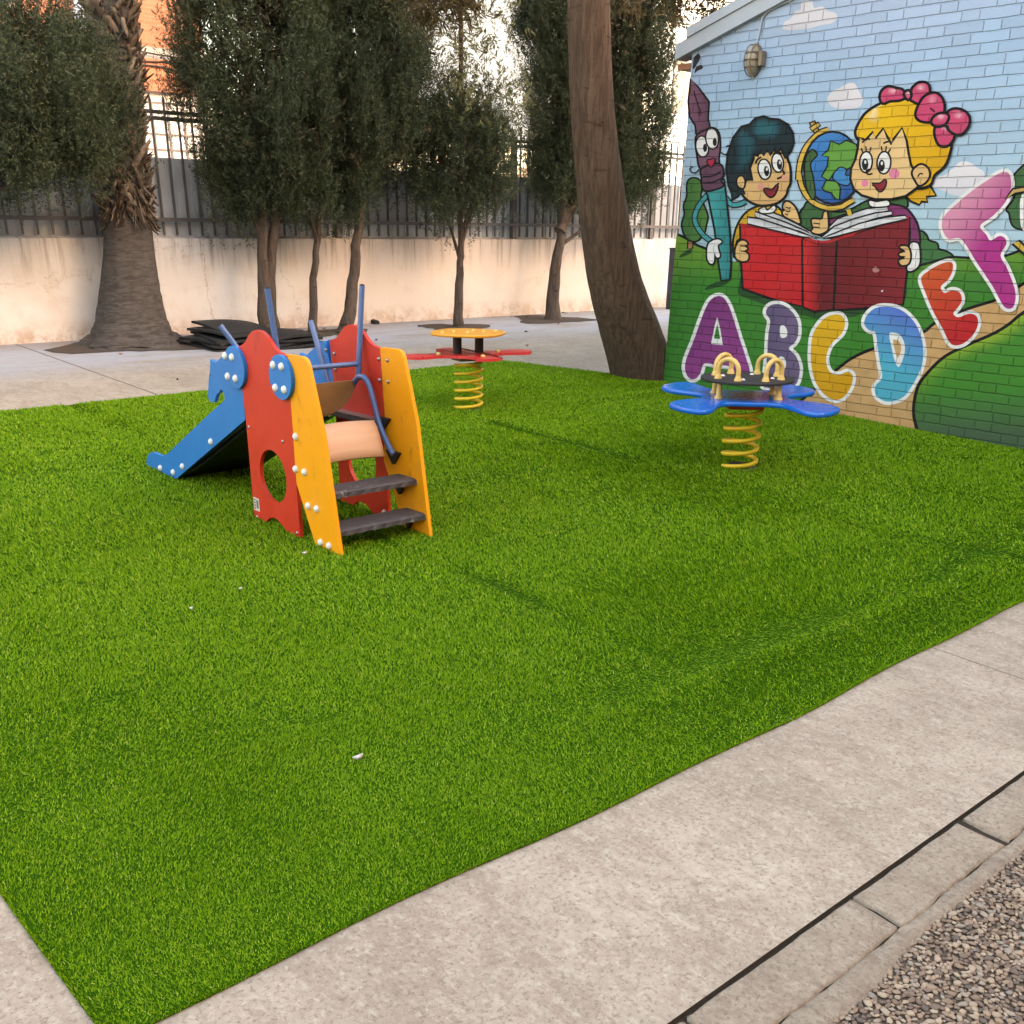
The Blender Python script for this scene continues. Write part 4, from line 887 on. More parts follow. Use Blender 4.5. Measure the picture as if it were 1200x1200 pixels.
b4 = Y((537, 383), 9.75); t4 = Y((540, 255), 9.75)
cc = crown_centres(t4.x+.02, 9.8, 1.52, 2.55, lambda t: .16+.46*math.sin(PI*min(1, t*.75+.12)), 62, rg)
cc2 = crown_centres(t4.x+.05, 9.8, 2.40, 4.6, lambda t: .70*(1-t*.6), 62, rg, .2)
T4 = tree('cypress on a straight thin trunk behind the red seat rider, its top loose and pale', (b4.x, 9.75, gz(0, 9.75)), [[(b4.x, 9.75, g0(0, 9.75)), (b4.x+.03, 9.75, .9), (t4.x, 9.75, 1.5), (t4.x+.02, 9.75, 4.0)]], [(.06, .02)], (cc, (t4.x, 9.8)), sprays=82, seed=6)
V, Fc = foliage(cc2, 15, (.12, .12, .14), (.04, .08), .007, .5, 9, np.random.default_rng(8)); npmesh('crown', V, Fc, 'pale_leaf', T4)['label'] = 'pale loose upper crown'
b5 = Y((647, 376), 9.9); t5 = Y((660, 240), 9.9)
def col(ax, z0, z1, r_, n): return crown_centres(ax, 9.9, z0, z1, lambda t: r_*(.45+.75*math.sin(PI*min(1, t*.7+.18))), n, rg)
c1_, c2_ = Y((655, 120), 9.9), Y((742, 120), 9.9)
cc = col(c1_.x, 1.75, 5.2, .36, 170)+col(c2_.x-.08, 1.72, 5.0, .44, 200)+col((c1_.x+c2_.x)/2, 1.6, 3.0, .38, 60)
tree('broad twin pillared cypress behind the big leaning trunk', (b5.x, 9.9, gz(0, 9.9)), [[(b5.x, 9.9, g0(0, 9.9)), (b5.x+.03, 9.9, .9), (t5.x, 9.9, 1.7), (c1_.x+.1, 9.9, 4.2)], [(t5.x-.05, 9.9, 1.35), (t5.x+.25, 9.92, 1.75), (c2_.x, 9.9, 2.6), (c2_.x, 9.9, 4.2)]], [(.095, .03), (.06, .025)], (cc, ((c1_.x+c2_.x)/2, 9.9)), sprays=82, seed=7)
cl_ = Y((52, 130), 9.6)
cc = []
for _ in range(150):
    a = rg.uniform(0, 2*PI); e = rg.uniform(-1, 1); r_ = (.6+.4*rg.random()); cc.append((cl_.x-.35+1.05*r_*math.cos(a)*math.sqrt(1-e*e), 9.6+.7*r_*math.sin(a)*math.sqrt(1-e*e), 2.22+.62*r_*e))
tree('spreading cypress crown hanging in front of the fence left of the palm', (2.55, 9.7, gz(0, 9.7)), [[(2.35, 9.7, g0(0, 9.7)), (2.4, 9.7, .9), (2.5, 9.65, 1.6), (2.75, 9.6, 2.7)]], [(.10, .03)], (cc, (cl_.x-.35, 9.6)), sprays=82, seed=9, limbs=16)
# big leaning tree at the turf corner
kk = 6.2/6.03
ctr = [((6.935, .19), .285), ((6.72, .55), .245), ((6.445, 1.03), .206), ((6.24, 1.67), .178), ((6.127, 2.2), .157), ((6.055, 2.86), .146), ((6.0, 3.8), .13), ((6.05, 5.2), .10)]
pts = [((x*kk), 6.2, 1.4-(1.4-z)*kk) for (x, z), r_ in ctr]; rad = [r_*kk for _, r_ in ctr]
BT = thing('leaning_tree', (7.1, 6.2, .2), 'big tree with a thick bare brown trunk leaning left beside the mural wall', 'tree')
m = MB(); P_t = trunk_pts(pts, w=.0); n_ = len(P_t); rr_ = np.interp(np.linspace(0, len(rad)-1, n_), range(len(rad)), rad); seg = 40; vs = []
for i, p in enumerate(P_t):
    tt = (P_t[min(i+1, n_-1)]-P_t[max(i-1, 0)]).normalized(); a = Vector((0, 1, 0)); a = (a-tt*a.dot(tt)).normalized(); bb = tt.cross(a)
    for k_ in range(seg):
        q = 2*PI*k_/seg; rz = rr_[i]*(1+.035*math.sin(3*q+i*.15)+.025*math.sin(7*q+1+i*.2)+random.uniform(-.012, .012)); w_ = p+(a*math.cos(q)+bb*math.sin(q))*rz
        if i == 0: w_.z = .12
        vs.append(w_)
m.add(vs, [(i*seg+k_, i*seg+(k_+1) % seg, (i+1)*seg+(k_+1) % seg, (i+1)*seg+k_) for i in range(n_-1) for k_ in range(seg)], 0, True)
limb_t = [Y((520, -10), 7.6), Y((560, -60), 7.2), Vector((7.4, 6.9, 4.3)), Vector((6.2, 5.0, 5.0)), Vector((8.6, 7.4, 4.1)), Y((845, 0), 8.4)]
for lt in limb_t:
    st = Vector((6.18, 6.2, 4.0)); m.tube([st, st.lerp(lt, .5)+Vector((0, 0, .35)), lt+Vector((0, 0, .25))], [.07, .045, .015], 8)
m.build('trunk', 'bark', BT)
cc = [tuple(Y(p, 7.6)) for p in ((500, -6), (515, 4), (530, 8), (542, 0), (508, 10), (525, -14), (480, -12), (555, -10))]
cc += [tuple(Y(p, 8.4)) for p in ((790, -5), (805, 8), (820, 2), (838, 6), (845, -8), (832, -14), (812, -16), (826, 14), (800, -14), (842, 20))]
for lt in limb_t[2:5]:
    cc += [tuple(lt+Vector(rg.normal(0, .45, 3))) for _ in range(14)]
V, Fc = foliage(cc, 30, (.10, .10, .07), (.05, .11), .006, -.1, 9, np.random.default_rng(12)); npmesh('crown', V, Fc, 'dry_leaf', BT)
# palm
pc = Vector((4.30, 10.12, gz(0, 10.1))); pts_p = [((4.10, .30), .54), ((4.105, .36), .47), ((4.115, .43), .375), ((4.13, .55), .325), ((4.15, .8), .272), ((4.18, 1.1), .228), ((4.22, 1.45), .200), ((4.26, 2.2), .185), ((4.33, 3.2), .18), ((4.40, 5.6), .17)]
PT = thing('palm_tree', (4.18, 10.05, gz(0, 10.05)), 'palm with a flared smooth grey foot and shaggy dry leaf bases above', 'palm')
m = MB(); seg = 36; vs = []; fine = []
for (a_, ra), (b_, rb) in zip(pts_p[:-1], pts_p[1:]):
    for q in range(5): t = q/5; fine.append((a_[0]+(b_[0]-a_[0])*t, a_[1]+(b_[1]-a_[1])*t, ra+(rb-ra)*t))
for i, (x, z, r_) in enumerate(fine):
    for k_ in range(seg):
        q = 2*PI*k_/seg; rz = r_*(1+(.10 if z < .42 else .02)*math.sin(5*q+1.3)*1+.03*math.sin(11*q+z*3)+random.uniform(-.012, .012)*(4 if z < .38 else 1)); vs.append((x+rz*math.cos(q), min(10.05+rz*math.sin(q)*.9, 10.49), z))
m.add(vs, [(i*seg+k_, i*seg+(k_+1) % seg, (i+1)*seg+(k_+1) % seg, (i+1)*seg+k_) for i in range(len(fine)-1) for k_ in range(seg)], 0, True); m.build('trunk', 'palm_bark', PT)
V, Fc = [], []
def stub(z, a, L_, w_, tilt, tw=0.):
    x = np.interp(z, [p[0][1] for p in pts_p], [p[0][0] for p in pts_p]); r_ = np.interp(z, [p[0][1] for p in pts_p], [p[1] for p in pts_p])*.96
    o_ = Vector((math.cos(a), math.sin(a), 0)); tg = Vector((-math.sin(a), math.cos(a), 0)); d_ = (o_*math.sin(tilt)+Vector((0, 0, 1))*math.cos(tilt)+tg*tw).normalized(); nn = tg.cross(d_); b_ = Vector((x, 10.05, z))+o_*r_
    o0 = len(V)
    for t, ww, th in ((0, 1, .016), (.35, .9, .024), (.75, .72, .018), (1, .55, .010)):
        c = b_+d_*L_*t+o_*.03*t*t
        for sx, sn in ((-1, 0), (0, 1), (1, 0), (0, -.4)): V.append(tuple(c+tg*sx*w_*ww+nn*sn*th))
    for i in range(3):
        for j in range(4): Fc.append((o0+i*4+j, o0+i*4+(j+1) % 4, o0+i*4+4+(j+1) % 4, o0+i*4+4+j))
    Fc.append((o0+12, o0+13, o0+14, o0+15))
z = 1.42; i = 0
while z < 5.4:
    stub(z, i*2.399+random.uniform(-.2, .2), random.uniform(.10, .18), random.uniform(.035, .06), random.uniform(.0, .10), random.choice((-1, 1))*random.uniform(.3, 1.1)); z += .0075; i += 1
for _ in range(260):
    a = random.uniform(0, 2*PI); stub(random.uniform(1.40, 1.72), a, random.uniform(.04, .13)*(1.6 if -1.2 < a-5.2 < .6 and random.random() < .3 else 1), random.uniform(.003, .010), random.uniform(2.6, 3.1), random.uniform(-.4, .4))
for _ in range(900):
    stub(random.uniform(1.45, 4.6), random.uniform(0, 2*PI), random.uniform(.05, .2), random.uniform(.002, .006), random.uniform(-.1, .7), random.uniform(-1.6, 1.6))
npmesh('leaf_base_sheath', V, Fc, 'boots', PT)
V, Fc = [], []
for i in range(22):
    a = i*2.399; el = .9-.07*i; 
    for j in range(60):
        t = (j+1)/60; L_ = 1.9; c = Vector((4.4, 10.05, 5.6))+Vector((math.cos(a), math.sin(a), 0))*L_*t*math.cos(el*(1-t*.6))+Vector((0, 0, 1))*(L_*t*math.sin(el)-1.3*t*t)
        sd = Vector((-math.sin(a), math.cos(a), 0))*(1 if j % 2 else -1); e = c+sd*.42*(1-t*.5)+Vector((math.cos(a), math.sin(a), -.3))*.25; w_ = Vector((0, 0, .015)); o0 = len(V)
        V += [tuple(c-w_), tuple(e), tuple(e+w_*.2), tuple(c+w_)]; Fc.append((o0, o0+1, o0+2, o0+3))
npmesh('frond_head', V, Fc, 'cypress', PT)

m = MB()
for x, y, r_ in ((b1.x, 9.95, .34), (b2.x, 10.0, .24), (b3.x, 9.98, .3), (b4.x, 9.8, .34), (b5.x, 9.95, .42), (4.18, 10.0, .60)):
    n_ = 26; rr2 = [r_*(1+.22*math.sin(3*q+x)+random.uniform(-.1, .1)) for q in np.linspace(0, 2*PI, n_+1)[:-1]]
    vs = [(x+rr2[q]*1.25*math.cos(2*PI*q/n_), min(y+rr2[q]*math.sin(2*PI*q/n_), YB-.01), 0) for q in range(n_)]; vs = [(a, b_, gz(a, b_)+.004) for a, b_, c in vs]
    m.add(vs+[(x, y, gz(x, y)+.012)], [(q, (q+1) % n_, n_) for q in range(n_)])
struct(m.build('soil_patches', 'pit_soil'))
# ------------------------------------------------------------------ pile of rubber mats
base = Y((300, 412), 9.25); gl = gz(0, 9.3)
specs = [(4.83, 9.52, .0, .06, .0), (4.86, 9.48, .026, -.12, .01), (4.82, 9.56, .052, .22, -.01), (4.88, 9.50, .078, -.05, .02), (4.92, 9.58, .106, .30, .03), (4.98, 9.62, .140, .12, .08),
         (5.34, 9.36, .0, -.06, -.01), (5.30, 9.40, .026, .1, .01), (5.33, 9.38, .052, -.2, -.01), (5.28, 9.42, .078, .15, -.02)]
sd, od = 'left stack of rubber mats by the palm', ('bottom', 'second', 'third', 'fourth', 'fifth')
lb = [f'{o_} black mat from below in the left stack of rubber mats by the palm' for o_ in od]+['topmost steeply tilted black mat of the left stack of rubber mats']
lb += [f'{o_} black mat from below in the right stack of rubber mats behind the slide' for o_ in od[:3]]+['topmost black mat of the right stack of rubber mats behind the slide']
for (x, y, dz, ra, ti), lab in zip(specs, lb):
    m = MB(); nx = 10; vs = []
    for zt_ in (0, .022):
        for j in range(nx+1):
            for i in range(nx+1): 
                uu, vv = (i/nx-.5)*.62, (j/nx-.5)*.60; vs.append((uu, vv, zt_+.010*math.sin(uu*7+ra*9)+.008*math.sin(vv*8+ra*5)))
    n1 = nx+1; o_ = n1*n1; fs = []
    for j in range(nx):
        for i in range(nx): a = j*n1+i; fs += [(a, a+n1, a+n1+1, a+1), (o_+a, o_+a+1, o_+a+n1+1, o_+a+n1)]
    for i in range(nx): fs += [(i, i+1, o_+i+1, o_+i), (nx*n1+i+1, nx*n1+i, o_+nx*n1+i, o_+nx*n1+i+1), ((i+1)*n1, i*n1, o_+i*n1, o_+(i+1)*n1), (i*n1+nx, (i+1)*n1+nx, o_+(i+1)*n1+nx, o_+i*n1+nx)]
    m.add(vs, fs); o = m.build('rubber_mat', 'black'); o.location = (x, y, gl+.016+dz); o.rotation_euler = (ti+S, ti*.8, ra); tag(o, lab, 'rubber mat', 'black rubber mats piled by the wall')

# ------------------------------------------------------------------ slide
XL, XR, TH = 2.228, 2.698, .018
SL = thing('toddler_slide', (2.46, 4.2, gz(0, 4.2)), 'small wooden slide with blue horse sides, red middle panels and yellow step panels', 'slide')
HORSE = [(4.287, .60), (4.285, .73)] + [(4.310-.0+.0, .728)] 
def circ(cy_, cz_, r_, a0, a1, n): return [(cy_+r_*math.cos(a0+(a1-a0)*i/n), cz_+r_*math.sin(a0+(a1-a0)*i/n)) for i in range(n+1)]
D1, D2, DR = (4.31, .818), (3.915, .817), .0905
def seg2(p, k=4): return [tuple(q) for q in smooth2(p, k, False)]
horse = [(4.288, .59), (4.285, .735)] + circ(D1[0], D1[1], DR, -1.86, -5.0+.35, 26)[:0]
horse = [(4.288, .592), (4.284, .74), (4.30, .80), (4.345, .90), (4.39, .893)] + seg2([(4.39, .893), (4.42, .872), (4.455, .851), (4.49, .832), (4.523, .815)]) + [(4.535, .819), (4.574, .826)] + seg2([(4.574, .826), (4.578, .80), (4.589, .773), (4.607, .735), (4.620, .698), (4.633, .661), (4.631, .645), (4.618, .634), (4.598, .632), (4.582, .634), (4.567, .645), (4.551, .665), (4.535, .678), (4.513, .688), (4.500, .700), (4.488, .700), (4.474, .692), (4.467, .676), (4.469, .660), (4.50, .640)]) + \
    seg2([(4.583, .602), (4.90, .440), (5.13, .322)], 3) + seg2([(5.13, .322), (5.168, .303), (5.215, .284), (5.255, .278), (5.32, .279), (5.37, .277), (5.41, .262), (5.44, .24), (5.456, .212), (5.458, .185), (5.44, .17), (5.41, .166)]) + [(5.163, .151), (5.10, .183)]
def dedupe(p):
    o = []
    for q in p:
        if not o or (abs(q[0]-o[-1][0])+abs(q[1]-o[-1][1])) > 1e-4: o.append(q)
    return o
redout = dedupe(seg2([(4.296, .906), (4.268, .913), (4.241, .922), (4.207, .944), (4.178, .967), (4.146, .982), (4.116, .988), (4.073, .985), (4.032, .969), (4.003, .947), (3.974, .927), (3.943, .914), (3.905, .908)]) + [(3.872, .906), (3.874, .60), (3.878, .128)] + seg2([(3.93, .124), (3.962, .126), (3.99, .140), (4.025, .162), (4.069, .180), (4.10, .182), (4.13, .176), (4.16, .158), (4.185, .136), (4.23, .127)]) + [(4.283, .130), (4.280, .60)])
hole = circ(4.076, .374, .117, 0, 2*PI, 36)[:-1]
yelout = dedupe([(3.893, .414), (3.872, .60), (3.888, .908)] + seg2([(3.888, .910), (3.80, .912), (3.764, .912), (3.742, .908), (3.728, .898), (3.718, .882)]) + [(3.637, .62), (3.556, .113), (3.60, .110), (3.735, .112), (3.75, .128)])
yelout = [p for p in yelout]
for side, X_ in (('l', XL), ('r', XR)):
    sgn = -1 if side == 'l' else 1
    hp = panel('horse_side_panel', dedupe(horse), [], X_, TH, 'blue', SL, .005)
    rp = panel('middle_panel', redout, [hole], X_+sgn*.0005, TH, 'red', SL, .005)
    yp = panel('step_side_panel', yelout, [], X_, TH, 'yellow', SL, .005)
    xo = X_+sgn*(TH/2)
    for D in (D1, D2):
        dd = panel('joining_disc', circ(D[0], D[1], DR, 0, 2*PI, 40)[:-1], [], xo+sgn*.0095, .018, 'blue', SL, .004)
    for y_, z_ in ((4.383, .86), (4.318, .86), (4.375, .773), (4.304, .771), (3.961, .862), (3.892, .862), (3.956, .771), (3.884, .771)):
        m = MB(); m.dome((xo+sgn*.0185, y_, z_), (sgn, 0, 0), .0175, .014); m.build('bolt_cap', 'white_cap', SL)
    for y_, z_ in ((3.852, .582), (3.871, .442), (3.80, .441), (3.789, .298), (3.721, .299), (3.706, .156), (3.64, .156), (4.651, .441), (5.004, .263), (5.126, .212), (5.281, .208), (5.428, .164)):
        m = MB(); m.dome((xo, y_, z_), (sgn, 0, 0), .0165, .014); m.build('bolt_cap', 'white_cap', SL)
    xi = X_-sgn*(TH/2)
    for y_, z_ in ((3.835, .86), (3.835, .77), (3.90, .86), (3.90, .77), (4.26, .85), (4.26, .78), (4.33, .86), (4.33, .78)):
        m = MB(); m.dome((xi, y_, z_), (-sgn, 0, 0), .009, .009); m.build('bolt', 'steel', SL)
    for y_, z_ in ((4.255, .565), (3.965, .545), (4.255, .155), (3.90, .155)):
        m = MB(); m.dome((xo, y_, z_), (sgn, 0, 0), .008, .006); m.build('screw', 'steel', SL)
    m = MB(); m.dome((xi, 3.905, .17), (-sgn, 0, 0), .014, .012); m.build('bolt_cap', 'white_cap', SL)
    m = MB(); m.box(min(xi, xi-sgn*.05), max(xi, xi-sgn*.05), 3.87, 4.40, .575, .60); m.build('floor_bearer', 'anthracite', SL, .003)
    m = MB(); m.box(min(xi, xi-sgn*.052), max(xi, xi-sgn*.052), 3.868, 4.402, .6, .604); m.build('bearer_trim', 'steel', SL)
    for y_, z_, s_ in ((3.70, .19, .05), (3.76, .335, .05), (3.80, .46, .045), (3.87, .60, .04)):
        m = MB(); a, b_ = xi, xi-sgn*.02; m.add([(a, y_-.05, z_+.012), (a, y_+.05, z_+.012), (a, y_, z_-s_), (b_, y_-.05, z_+.012), (b_, y_+.05, z_+.012), (b_, y_, z_-s_)], [(0, 1, 2), (5, 4, 3), (0, 3, 4, 1), (1, 4, 5, 2), (2, 5, 3, 0)]); m.build('bracket', 'black', SL)
xi0, xi1 = XL+TH/2+.001, XR-TH/2-.001
for y0, y1, z_ in ((3.585, 3.735, .205), (3.645, 3.79, .35)):
    m = MB(); vs = []; nx = 20
    for i in range(nx+1):
        x = xi0+(xi1-xi0)*i/nx
        for (yy, zz) in ((y0+.004*math.sin(i*2.1), z_-.002), (y0, z_+.018), (y0+.012, z_+.024), (y1-.01, z_+.024), (y1, z_+.018), (y1, z_-.002)): vs.append((x, yy, zz))
    m.add(vs, [(i*6+j, i*6+6+j, i*6+6+(j+1) % 6, i*6+(j+1) % 6) for i in range(nx) for j in range(6)]+[tuple(range(6)), tuple(range(nx*6, nx*6+6))[::-1]]); m.build('tread', 'anthracite', SL)
def bent(name, prof, mat, th=.010, xa=xi0, xb=xi1, arch=0, nx=14):
    m = MB(); vs = []; np_ = len(prof)
    for o_ in (0, th):
        for i in range(nx+1):
            t = i/nx; x = xa+(xb-xa)*t
            for (yy, zz) in prof: vs.append((x, yy+o_*.8, zz-o_*.5+arch*math.sin(PI*t)))
    fs = []; w_ = np_; o2 = (nx+1)*np_
    for i in range(nx):
        for j in range(np_-1): a = i*w_+j; fs += [(a, a+w_, a+w_+1, a+1), (o2+a, o2+a+1, o2+a+w_+1, o2+a+w_)]
    for i in range(nx): a = i*w_; fs += [(a, o2+a, o2+a+w_, a+w_), (a+w_-1, a+2*w_-1, o2+a+2*w_-1, o2+a+w_-1)]
    for j in range(np_-1): fs += [(j, j+1, o2+j+1, o2+j), (nx*w_+j+1, nx*w_+j, o2+nx*w_+j, o2+nx*w_+j+1)]
    m.add(vs, fs, 0, True); return m.build(name, mat, SL)
bent('knee_board', [(3.775, .463), (3.785, .50), (3.80, .54), (3.82, .58), (3.845, .610)], 'ply', .011, xi0, 2.612, .010)
# half-round barrier board between the grab poles
bm = bmesh.new(); pts = [(2.463+.19*math.cos(t), .757+.15*math.sin(t)) for t in np.linspace(PI, 2*PI, 24)]; fce = bm.faces.new([bm.verts.new((a, 4.035+.03*math.cos((a-2.463)/.19*1.3), b_)) for a, b_ in pts])
r_ = bmesh.ops.extrude_face_region(bm, geom=[fce]); bmesh.ops.translate(bm, verts=[g for g in r_['geom'] if isinstance(g, bmesh.types.BMVert)], vec=(0, .012, 0)); bmesh.ops.recalc_face_normals(bm, faces=bm.faces)
me = bpy.data.meshes.new('barrier_board'); bm.to_mesh(me); bm.free(); me.materials.append(M['dkply']); link('barrier_board', me, SL)
bent('slide_bed', [(4.24, .60), (4.30, .59), (4.38, .55), (4.8, .345), (5.12, .205), (5.20, .185), (5.30, .18), (5.42, .178)], 'steel', .012)
bent('bed_underside', [(4.28, .565), (4.38, .52), (4.8, .315), (5.12, .18)], 'black', .006)
# tubes
def tubep(name, pts, r_=.0125, k=6): 
    m = MB(); P = trunk_pts(pts, w=0) if len(pts) > 2 else [Vector(p) for p in pts]; m.tube(P, r_, 12); return m.build(name, 'navy', SL)
tubep('grab_pole', [(2.34, 4.245, .70), (2.184, 4.37, .99)]); tubep('grab_pole', [(2.638, 4.235, .70), (2.638, 4.368, .989)])
tubep('upright_pole', [(2.272, 4.02, .76), (2.233, 4.02, 1.156)]); tubep('upright_pole', [(2.654, 4.02, .76), (2.697, 4.02, 1.155)])
for p in ((2.233, 4.02, 1.156), (2.697, 4.02, 1.155)):
    m = MB(); m.dome(p, (0, 0, 1), .0128, .008, 0, 10, 3); m.build('end_cap', 'black', SL)
tubep('cross_bar', [(2.262, 4.02, .83), (2.664, 4.02, .83)], .011)
for x in (2.652, 2.276): tubep('hand_rail', [(x, 4.075, .715), (x, 4.05, .745), (x, 4.01, .775), (x, 3.965, .775), (x, 3.93, .745), (x, 3.905, .69), (x, 3.862, .585), (x, 3.81, .515), (x, 3.765, .468)])
m = MB(); m.box(XL-TH/2-.0015, XL-TH/2, 4.225, 4.275, .185, .245); st = m.build('maker_sticker', 'label', SL)
m = MB()
for i in range(4): m.box(XL-TH/2-.0022, XL-TH/2-.0016, 4.255, 4.27, .192+i*.013, .200+i*.013)
m.box(XL-TH/2-.0022, XL-TH/2-.0016, 4.231, 4.249, .198, .236); m.build('sticker_print', 'fence_bar', st)
me = bpy.data.meshes.new('horse_eye')
for X_, sg in ((XL, -1), (XR, 1)):
    m = MB(); m.dome((X_+sg*TH/2, 4.585, .765-.01), (sg, 0, 0), .004, .002); m.build('horse_eye', 'black', SL)

# ------------------------------------------------------------------ spring riders
def spring(parent, x, y, z0, z1, r_, turns, wr, mat='yellow_paint'):
    m = MB(); n_ = int(turns*20); m.tube([(x+r_*math.cos(2*PI*turns*i/n_+2.6), y+r_*math.sin(2*PI*turns*i/n_+2.6), z0+(z1-z0)*(i/n_)) for i in range(n_+1)], wr, 9); return m.build('coil_spring', mat, parent)
def frame(x, y, u):
    u = Vector(u).normalized(); v = Vector((u.y, -u.x, 0)); return Matrix(((u.x, v.x, 0, x), (u.y, v.y, 0, y), (0, 0, 1, 0), (0, 0, 0, 1)))
# near, blue
nx_, ny_ = 4.99, 3.595; zb = gz(nx_, ny_)+.0
NR = thing('spring_rider', (nx_, ny_, zb), 'blue four seat spring rider with black disc and yellow hoop handles by the mural', 'spring rider', 'spring riders on the turf')
T = frame(nx_, ny_, (.699, -.715, 0))
q = [(0, .235), (.10, .232), (.168, .275), (.205, .38), (.240, .49), (.295, .545), (.36, .515), (.415, .445), (.455, .35), (.435, .25), (.38, .18), (.31, .128), (.252, .07), (.236, 0)]
half = q + [(a, -b_) for a, b_ in q[-2::-1]]; full = half + [(-a, b_) for a, b_ in half[-2:0:-1]]
o = plate('seat_board', smooth2(full, 3), .506, .027, 'blue_gloss', NR, T, .010)
o = plate('hand_disc', [(.262*math.cos(t), .262*math.sin(t)) for t in np.linspace(0, 2*PI, 49)[:-1]], .622, .014, 'black', NR, T, .004)
for su in (-1, 1):
    for sv in (-1, 1):
        c = Vector((su*.125, sv*.115, 0)); d_ = Vector((.75*1, -.66*su*sv*1, 0)); d_.normalize(); a, b_ = c-d_*.066, c+d_*.066
        m = MB(); pts = [a+Vector((0, 0, .636)), a+Vector((0, 0, .665))]+[c+d_*(-.066*math.cos(t))+Vector((0, 0, .685+.060*math.sin(t))) for t in np.linspace(.15, PI-.15, 12)]+[b_+Vector((0, 0, .665)), b_+Vector((0, 0, .636))]
        m.tube([T @ p for p in pts], .0135, 10); h = m.build('hoop_handle', 'cream_tube', NR)
        for e in (a, b_): m = MB(); m.tube([T @ (e+Vector((0, 0, .636))), T @ (e+Vector((0, 0, .645))), T @ (e+Vector((0, 0, .662)))], [.022, .020, .0136], 12); m.build('foot_collar', 'cream_tube', h)
        e = Vector((su*.165, sv*.10, 0)); m = MB(); m.tube([T @ (e+Vector((0, 0, .530))), T @ (e+Vector((0, 0, .538))), T @ (e+Vector((0, 0, .552))), T @ (e+Vector((0, 0, .622)))], [.027, .025, .0165, .0165], 12); m.build('support_post', 'cream_tube', NR)
for k_ in range(4): m = MB(); m.dome(T @ Vector((.14*math.cos(k_*1.57+.3), .13*math.sin(k_*1.57+.3), .636)), (0, 0, 1), .012, .009); m.build('bolt', 'white_cap', NR)
m = MB(); m.box(-.10, .10, -.085, .085, .468, .506, 0, T); m.build('clamp_plate', 'red', NR, .003)
spring(NR, nx_, ny_, zb+.02, .468, .098, 4.6, .0125)
m = MB(); m.tube([(nx_, ny_, zb), (nx_, ny_, zb+.012)], .112, 28); m.build('base_plate', 'steel', NR)
m = MB(); m.tube([(nx_, ny_, zb+.012), (nx_, ny_, zb+.03)], .06, 16); m.build('base_clamp', 'black', NR)
# far, red
fx_, fy_ = 4.78, 5.83; zf = gz(fx_, fy_)
FR = thing('spring_rider', (fx_, fy_, zf), 'red four petal spring rider with a round yellow table top near the trees', 'spring rider', 'spring riders on the turf')
T = frame(fx_, fy_, (.972, -.236, 0))
pet = []
for k_ in range(4):
    a = k_*PI/2; L_ = (.5, .42, .5, .42)[k_]
    for r_, w_ in ((.155, -.13), (.20, -.088), (.28, -.078), (.36, -.100), (.43*L_/.5, -.10), (L_-.02, -.055), (L_, 0), (L_-.02, .055), (.43*L_/.5, .10), (.36, .100), (.28, .078), (.20, .088)):
        r_ = r_*min(1, L_/.47) if r_ > .3 else r_; pet.append((r_*math.cos(a)-w_*math.sin(a), r_*math.sin(a)+w_*math.cos(a)))
plate('seat_board', smooth2(pet, 3), .564, .018, 'red_gloss', FR, T, .006)
top = [((.262+.012*math.cos(4*t))*math.cos(t), (.262+.012*math.cos(4*t))*math.sin(t)) for t in np.linspace(0, 2*PI, 57)[:-1]]
plate('table_top', top, .706, .02, 'orange_board', FR, T, .007)
for e in ((-.085, 0, 0), (.085, .0, 0)):
    m = MB(); m.tube([T @ (Vector(e)+Vector((0, 0, .584))), T @ (Vector(e)+Vector((0, 0, .706)))], .031, 14); m.build('support_post', 'black', FR)
for e in ((-.1, -.03), (.06, -.05), (.1, .04), (-.03, .05), (-.2, 0), (.2, .02)): m = MB(); m.dome(T @ Vector((e[0], e[1], .726)), (0, 0, 1), .014, .010); m.build('bolt', 'cream_tube', FR)
for k_ in range(4): m = MB(); m.dome(T @ Vector((.23*math.cos(k_*PI/2), .23*math.sin(k_*PI/2), .584)), (0, 0, 1), .018, .014); m.build('bolt', 'cream_tube', FR)
m = MB(); m.box(-.10, .10, -.08, .08, .535, .562, 0, T); m.build('clamp_plate', 'lamp_body', FR, .003)
spring(FR, fx_, fy_, zf+.02, .535, .094, 5.6, .0115)
m = MB(); m.tube([(fx_, fy_, zf), (fx_, fy_, zf+.012)], .108, 28); m.build('base_plate', 'steel', FR)

# ------------------------------------------------------------------ litter
for px, lab, s_, cm in (((419, 887), 'small pale dead leaf lying on the turf in front of the slide', .014, 'label'), ((357, 648), 'white blossom scrap on the turf by the yellow step panel', .010, 'white_cap'), ((224, 713), 'tiny white scrap on the turf left of the slide', .006, 'white_cap'), ((282, 690), 'tiny white scrap on the turf below the slide', .006, 'white_cap')):
    p = ong(px, .02); m = MB(); n_ = 10
    vs = [(p.x+s_*1.3*math.cos(2*PI*k_/n_), p.y+s_*.6*math.sin(2*PI*k_/n_), p.z+.006*math.cos(4*PI*k_/n_)) for k_ in range(n_)]
    m.add(vs+[(p.x, p.y, p.z+.006), (p.x, p.y, p.z-.002)], [(k_, (k_+1) % n_, n_) for k_ in range(n_)]+[((k_+1) % n_, k_, n_+1) for k_ in range(n_)], 0, True); tag(m.build('fallen_leaf', cm), lab, 'leaf', 'litter on the turf')

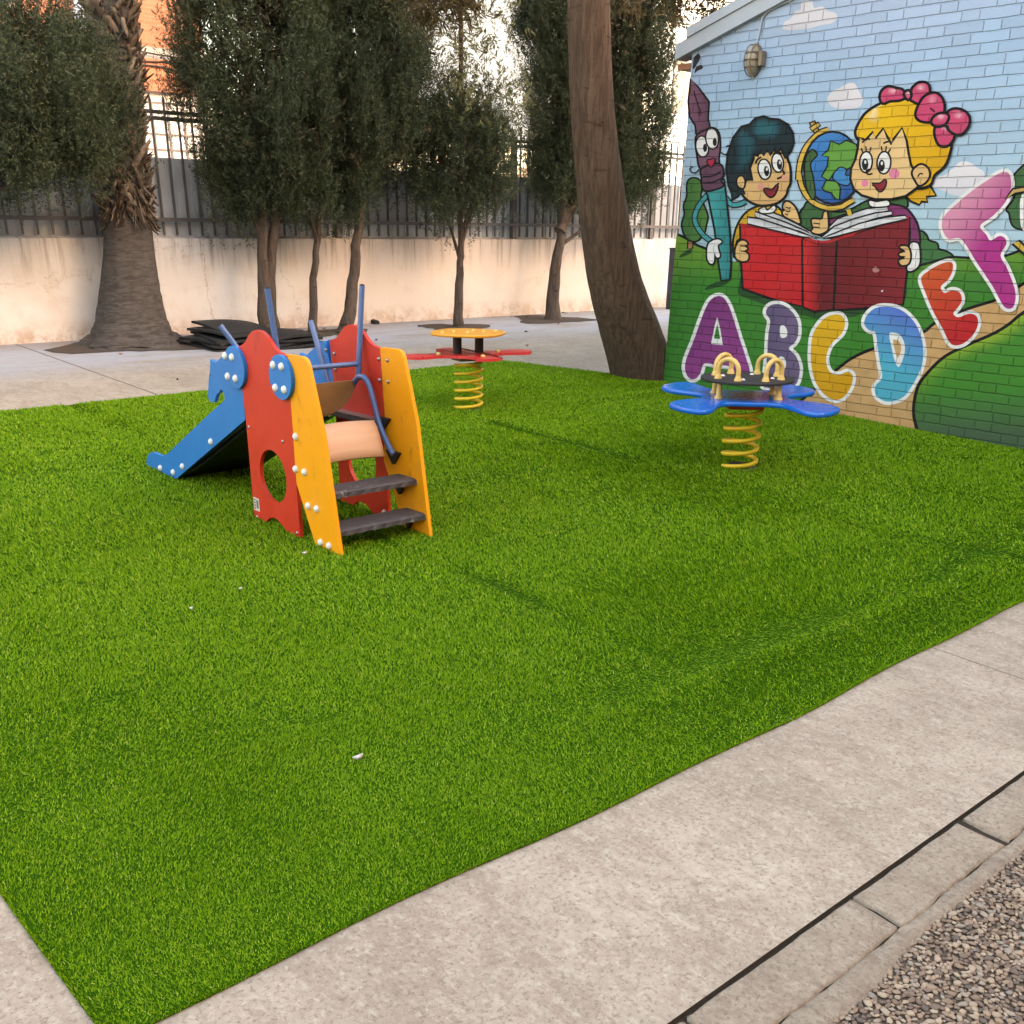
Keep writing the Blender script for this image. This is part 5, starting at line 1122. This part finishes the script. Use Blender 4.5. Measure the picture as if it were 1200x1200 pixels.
for i in range(16):
    x = random.uniform(3.3, 12); y = random.uniform(9.0, 10.4) if i > 4 else random.uniform(7.9, 9); a = random.uniform(0, 6); s_ = random.uniform(.012, .026)
    m = MB(); n_ = 8; vs = [(x+s_*math.cos(2*PI*k_/n_)*math.cos(a)-.5*s_*math.sin(2*PI*k_/n_)*math.sin(a), y+s_*math.cos(2*PI*k_/n_)*math.sin(a)+.5*s_*math.sin(2*PI*k_/n_)*math.cos(a), gz(x, y)+.008+.006*math.cos(4*PI*k_/n_)) for k_ in range(n_)]
    m.add(vs+[(x, y, gz(x, y)+.016), (x, y, gz(x, y)+.002)], [(k_, (k_+1) % n_, n_) for k_ in range(n_)]+[((k_+1) % n_, k_, n_+1) for k_ in range(n_)], 0, True); tag(m.build('fallen_leaf', 'timber' if i % 2 else 'soil'), 'tiny dark leaf scrap on the concrete between the turf and the plaster wall', 'leaf', 'leaf scraps on the far concrete')
# ------------------------------------------------------------------ light
EL, SX, SY = math.radians(14), .38, -.925
w = bpy.data.worlds.new('World'); sc.world = w; w.use_nodes = True; nt = w.node_tree; bg = nt.nodes['Background']
sk = nt.nodes.new('ShaderNodeTexSky'); sk.sky_type = 'NISHITA'; sk.sun_disc = False; sk.sun_elevation = EL; sk.sun_rotation = math.atan2(SX, SY); sk.air_density = 1.0; sk.dust_density = 2.5; sk.ozone_density = 1.0
mx = nt.nodes.new('ShaderNodeMix'); mx.data_type = 'RGBA'; mx.blend_type = 'MULTIPLY'; mx.inputs[0].default_value = 1; mx.inputs[7].default_value = (1.30, 1.0, .75, 1)
nt.links.new(sk.outputs[0], mx.inputs[6]); nt.links.new(mx.outputs[2], bg.inputs[0]); bg.inputs[1].default_value = .15
ld = bpy.data.lights.new('sun', 'SUN'); ld.energy = 4.5; ld.angle = math.radians(.5); ld.color = (1, .90, .74); lo = bpy.data.objects.new('sun', ld); C.objects.link(lo)
sv = Vector((SX*math.cos(EL), SY*math.cos(EL), math.sin(EL))); lo.rotation_euler = sv.to_track_quat('Z', 'Y').to_euler(); lo.location = (0, -5, 20)
vs_ = sc.view_settings; vs_.view_transform = 'Standard'; vs_.look = 'None'; vs_.exposure = 3.42; vs_.gamma = 1; vs_.use_curve_mapping = False
sc.cycles.max_bounces = 6; sc.cycles.diffuse_bounces = 3; sc.cycles.glossy_bounces = 2
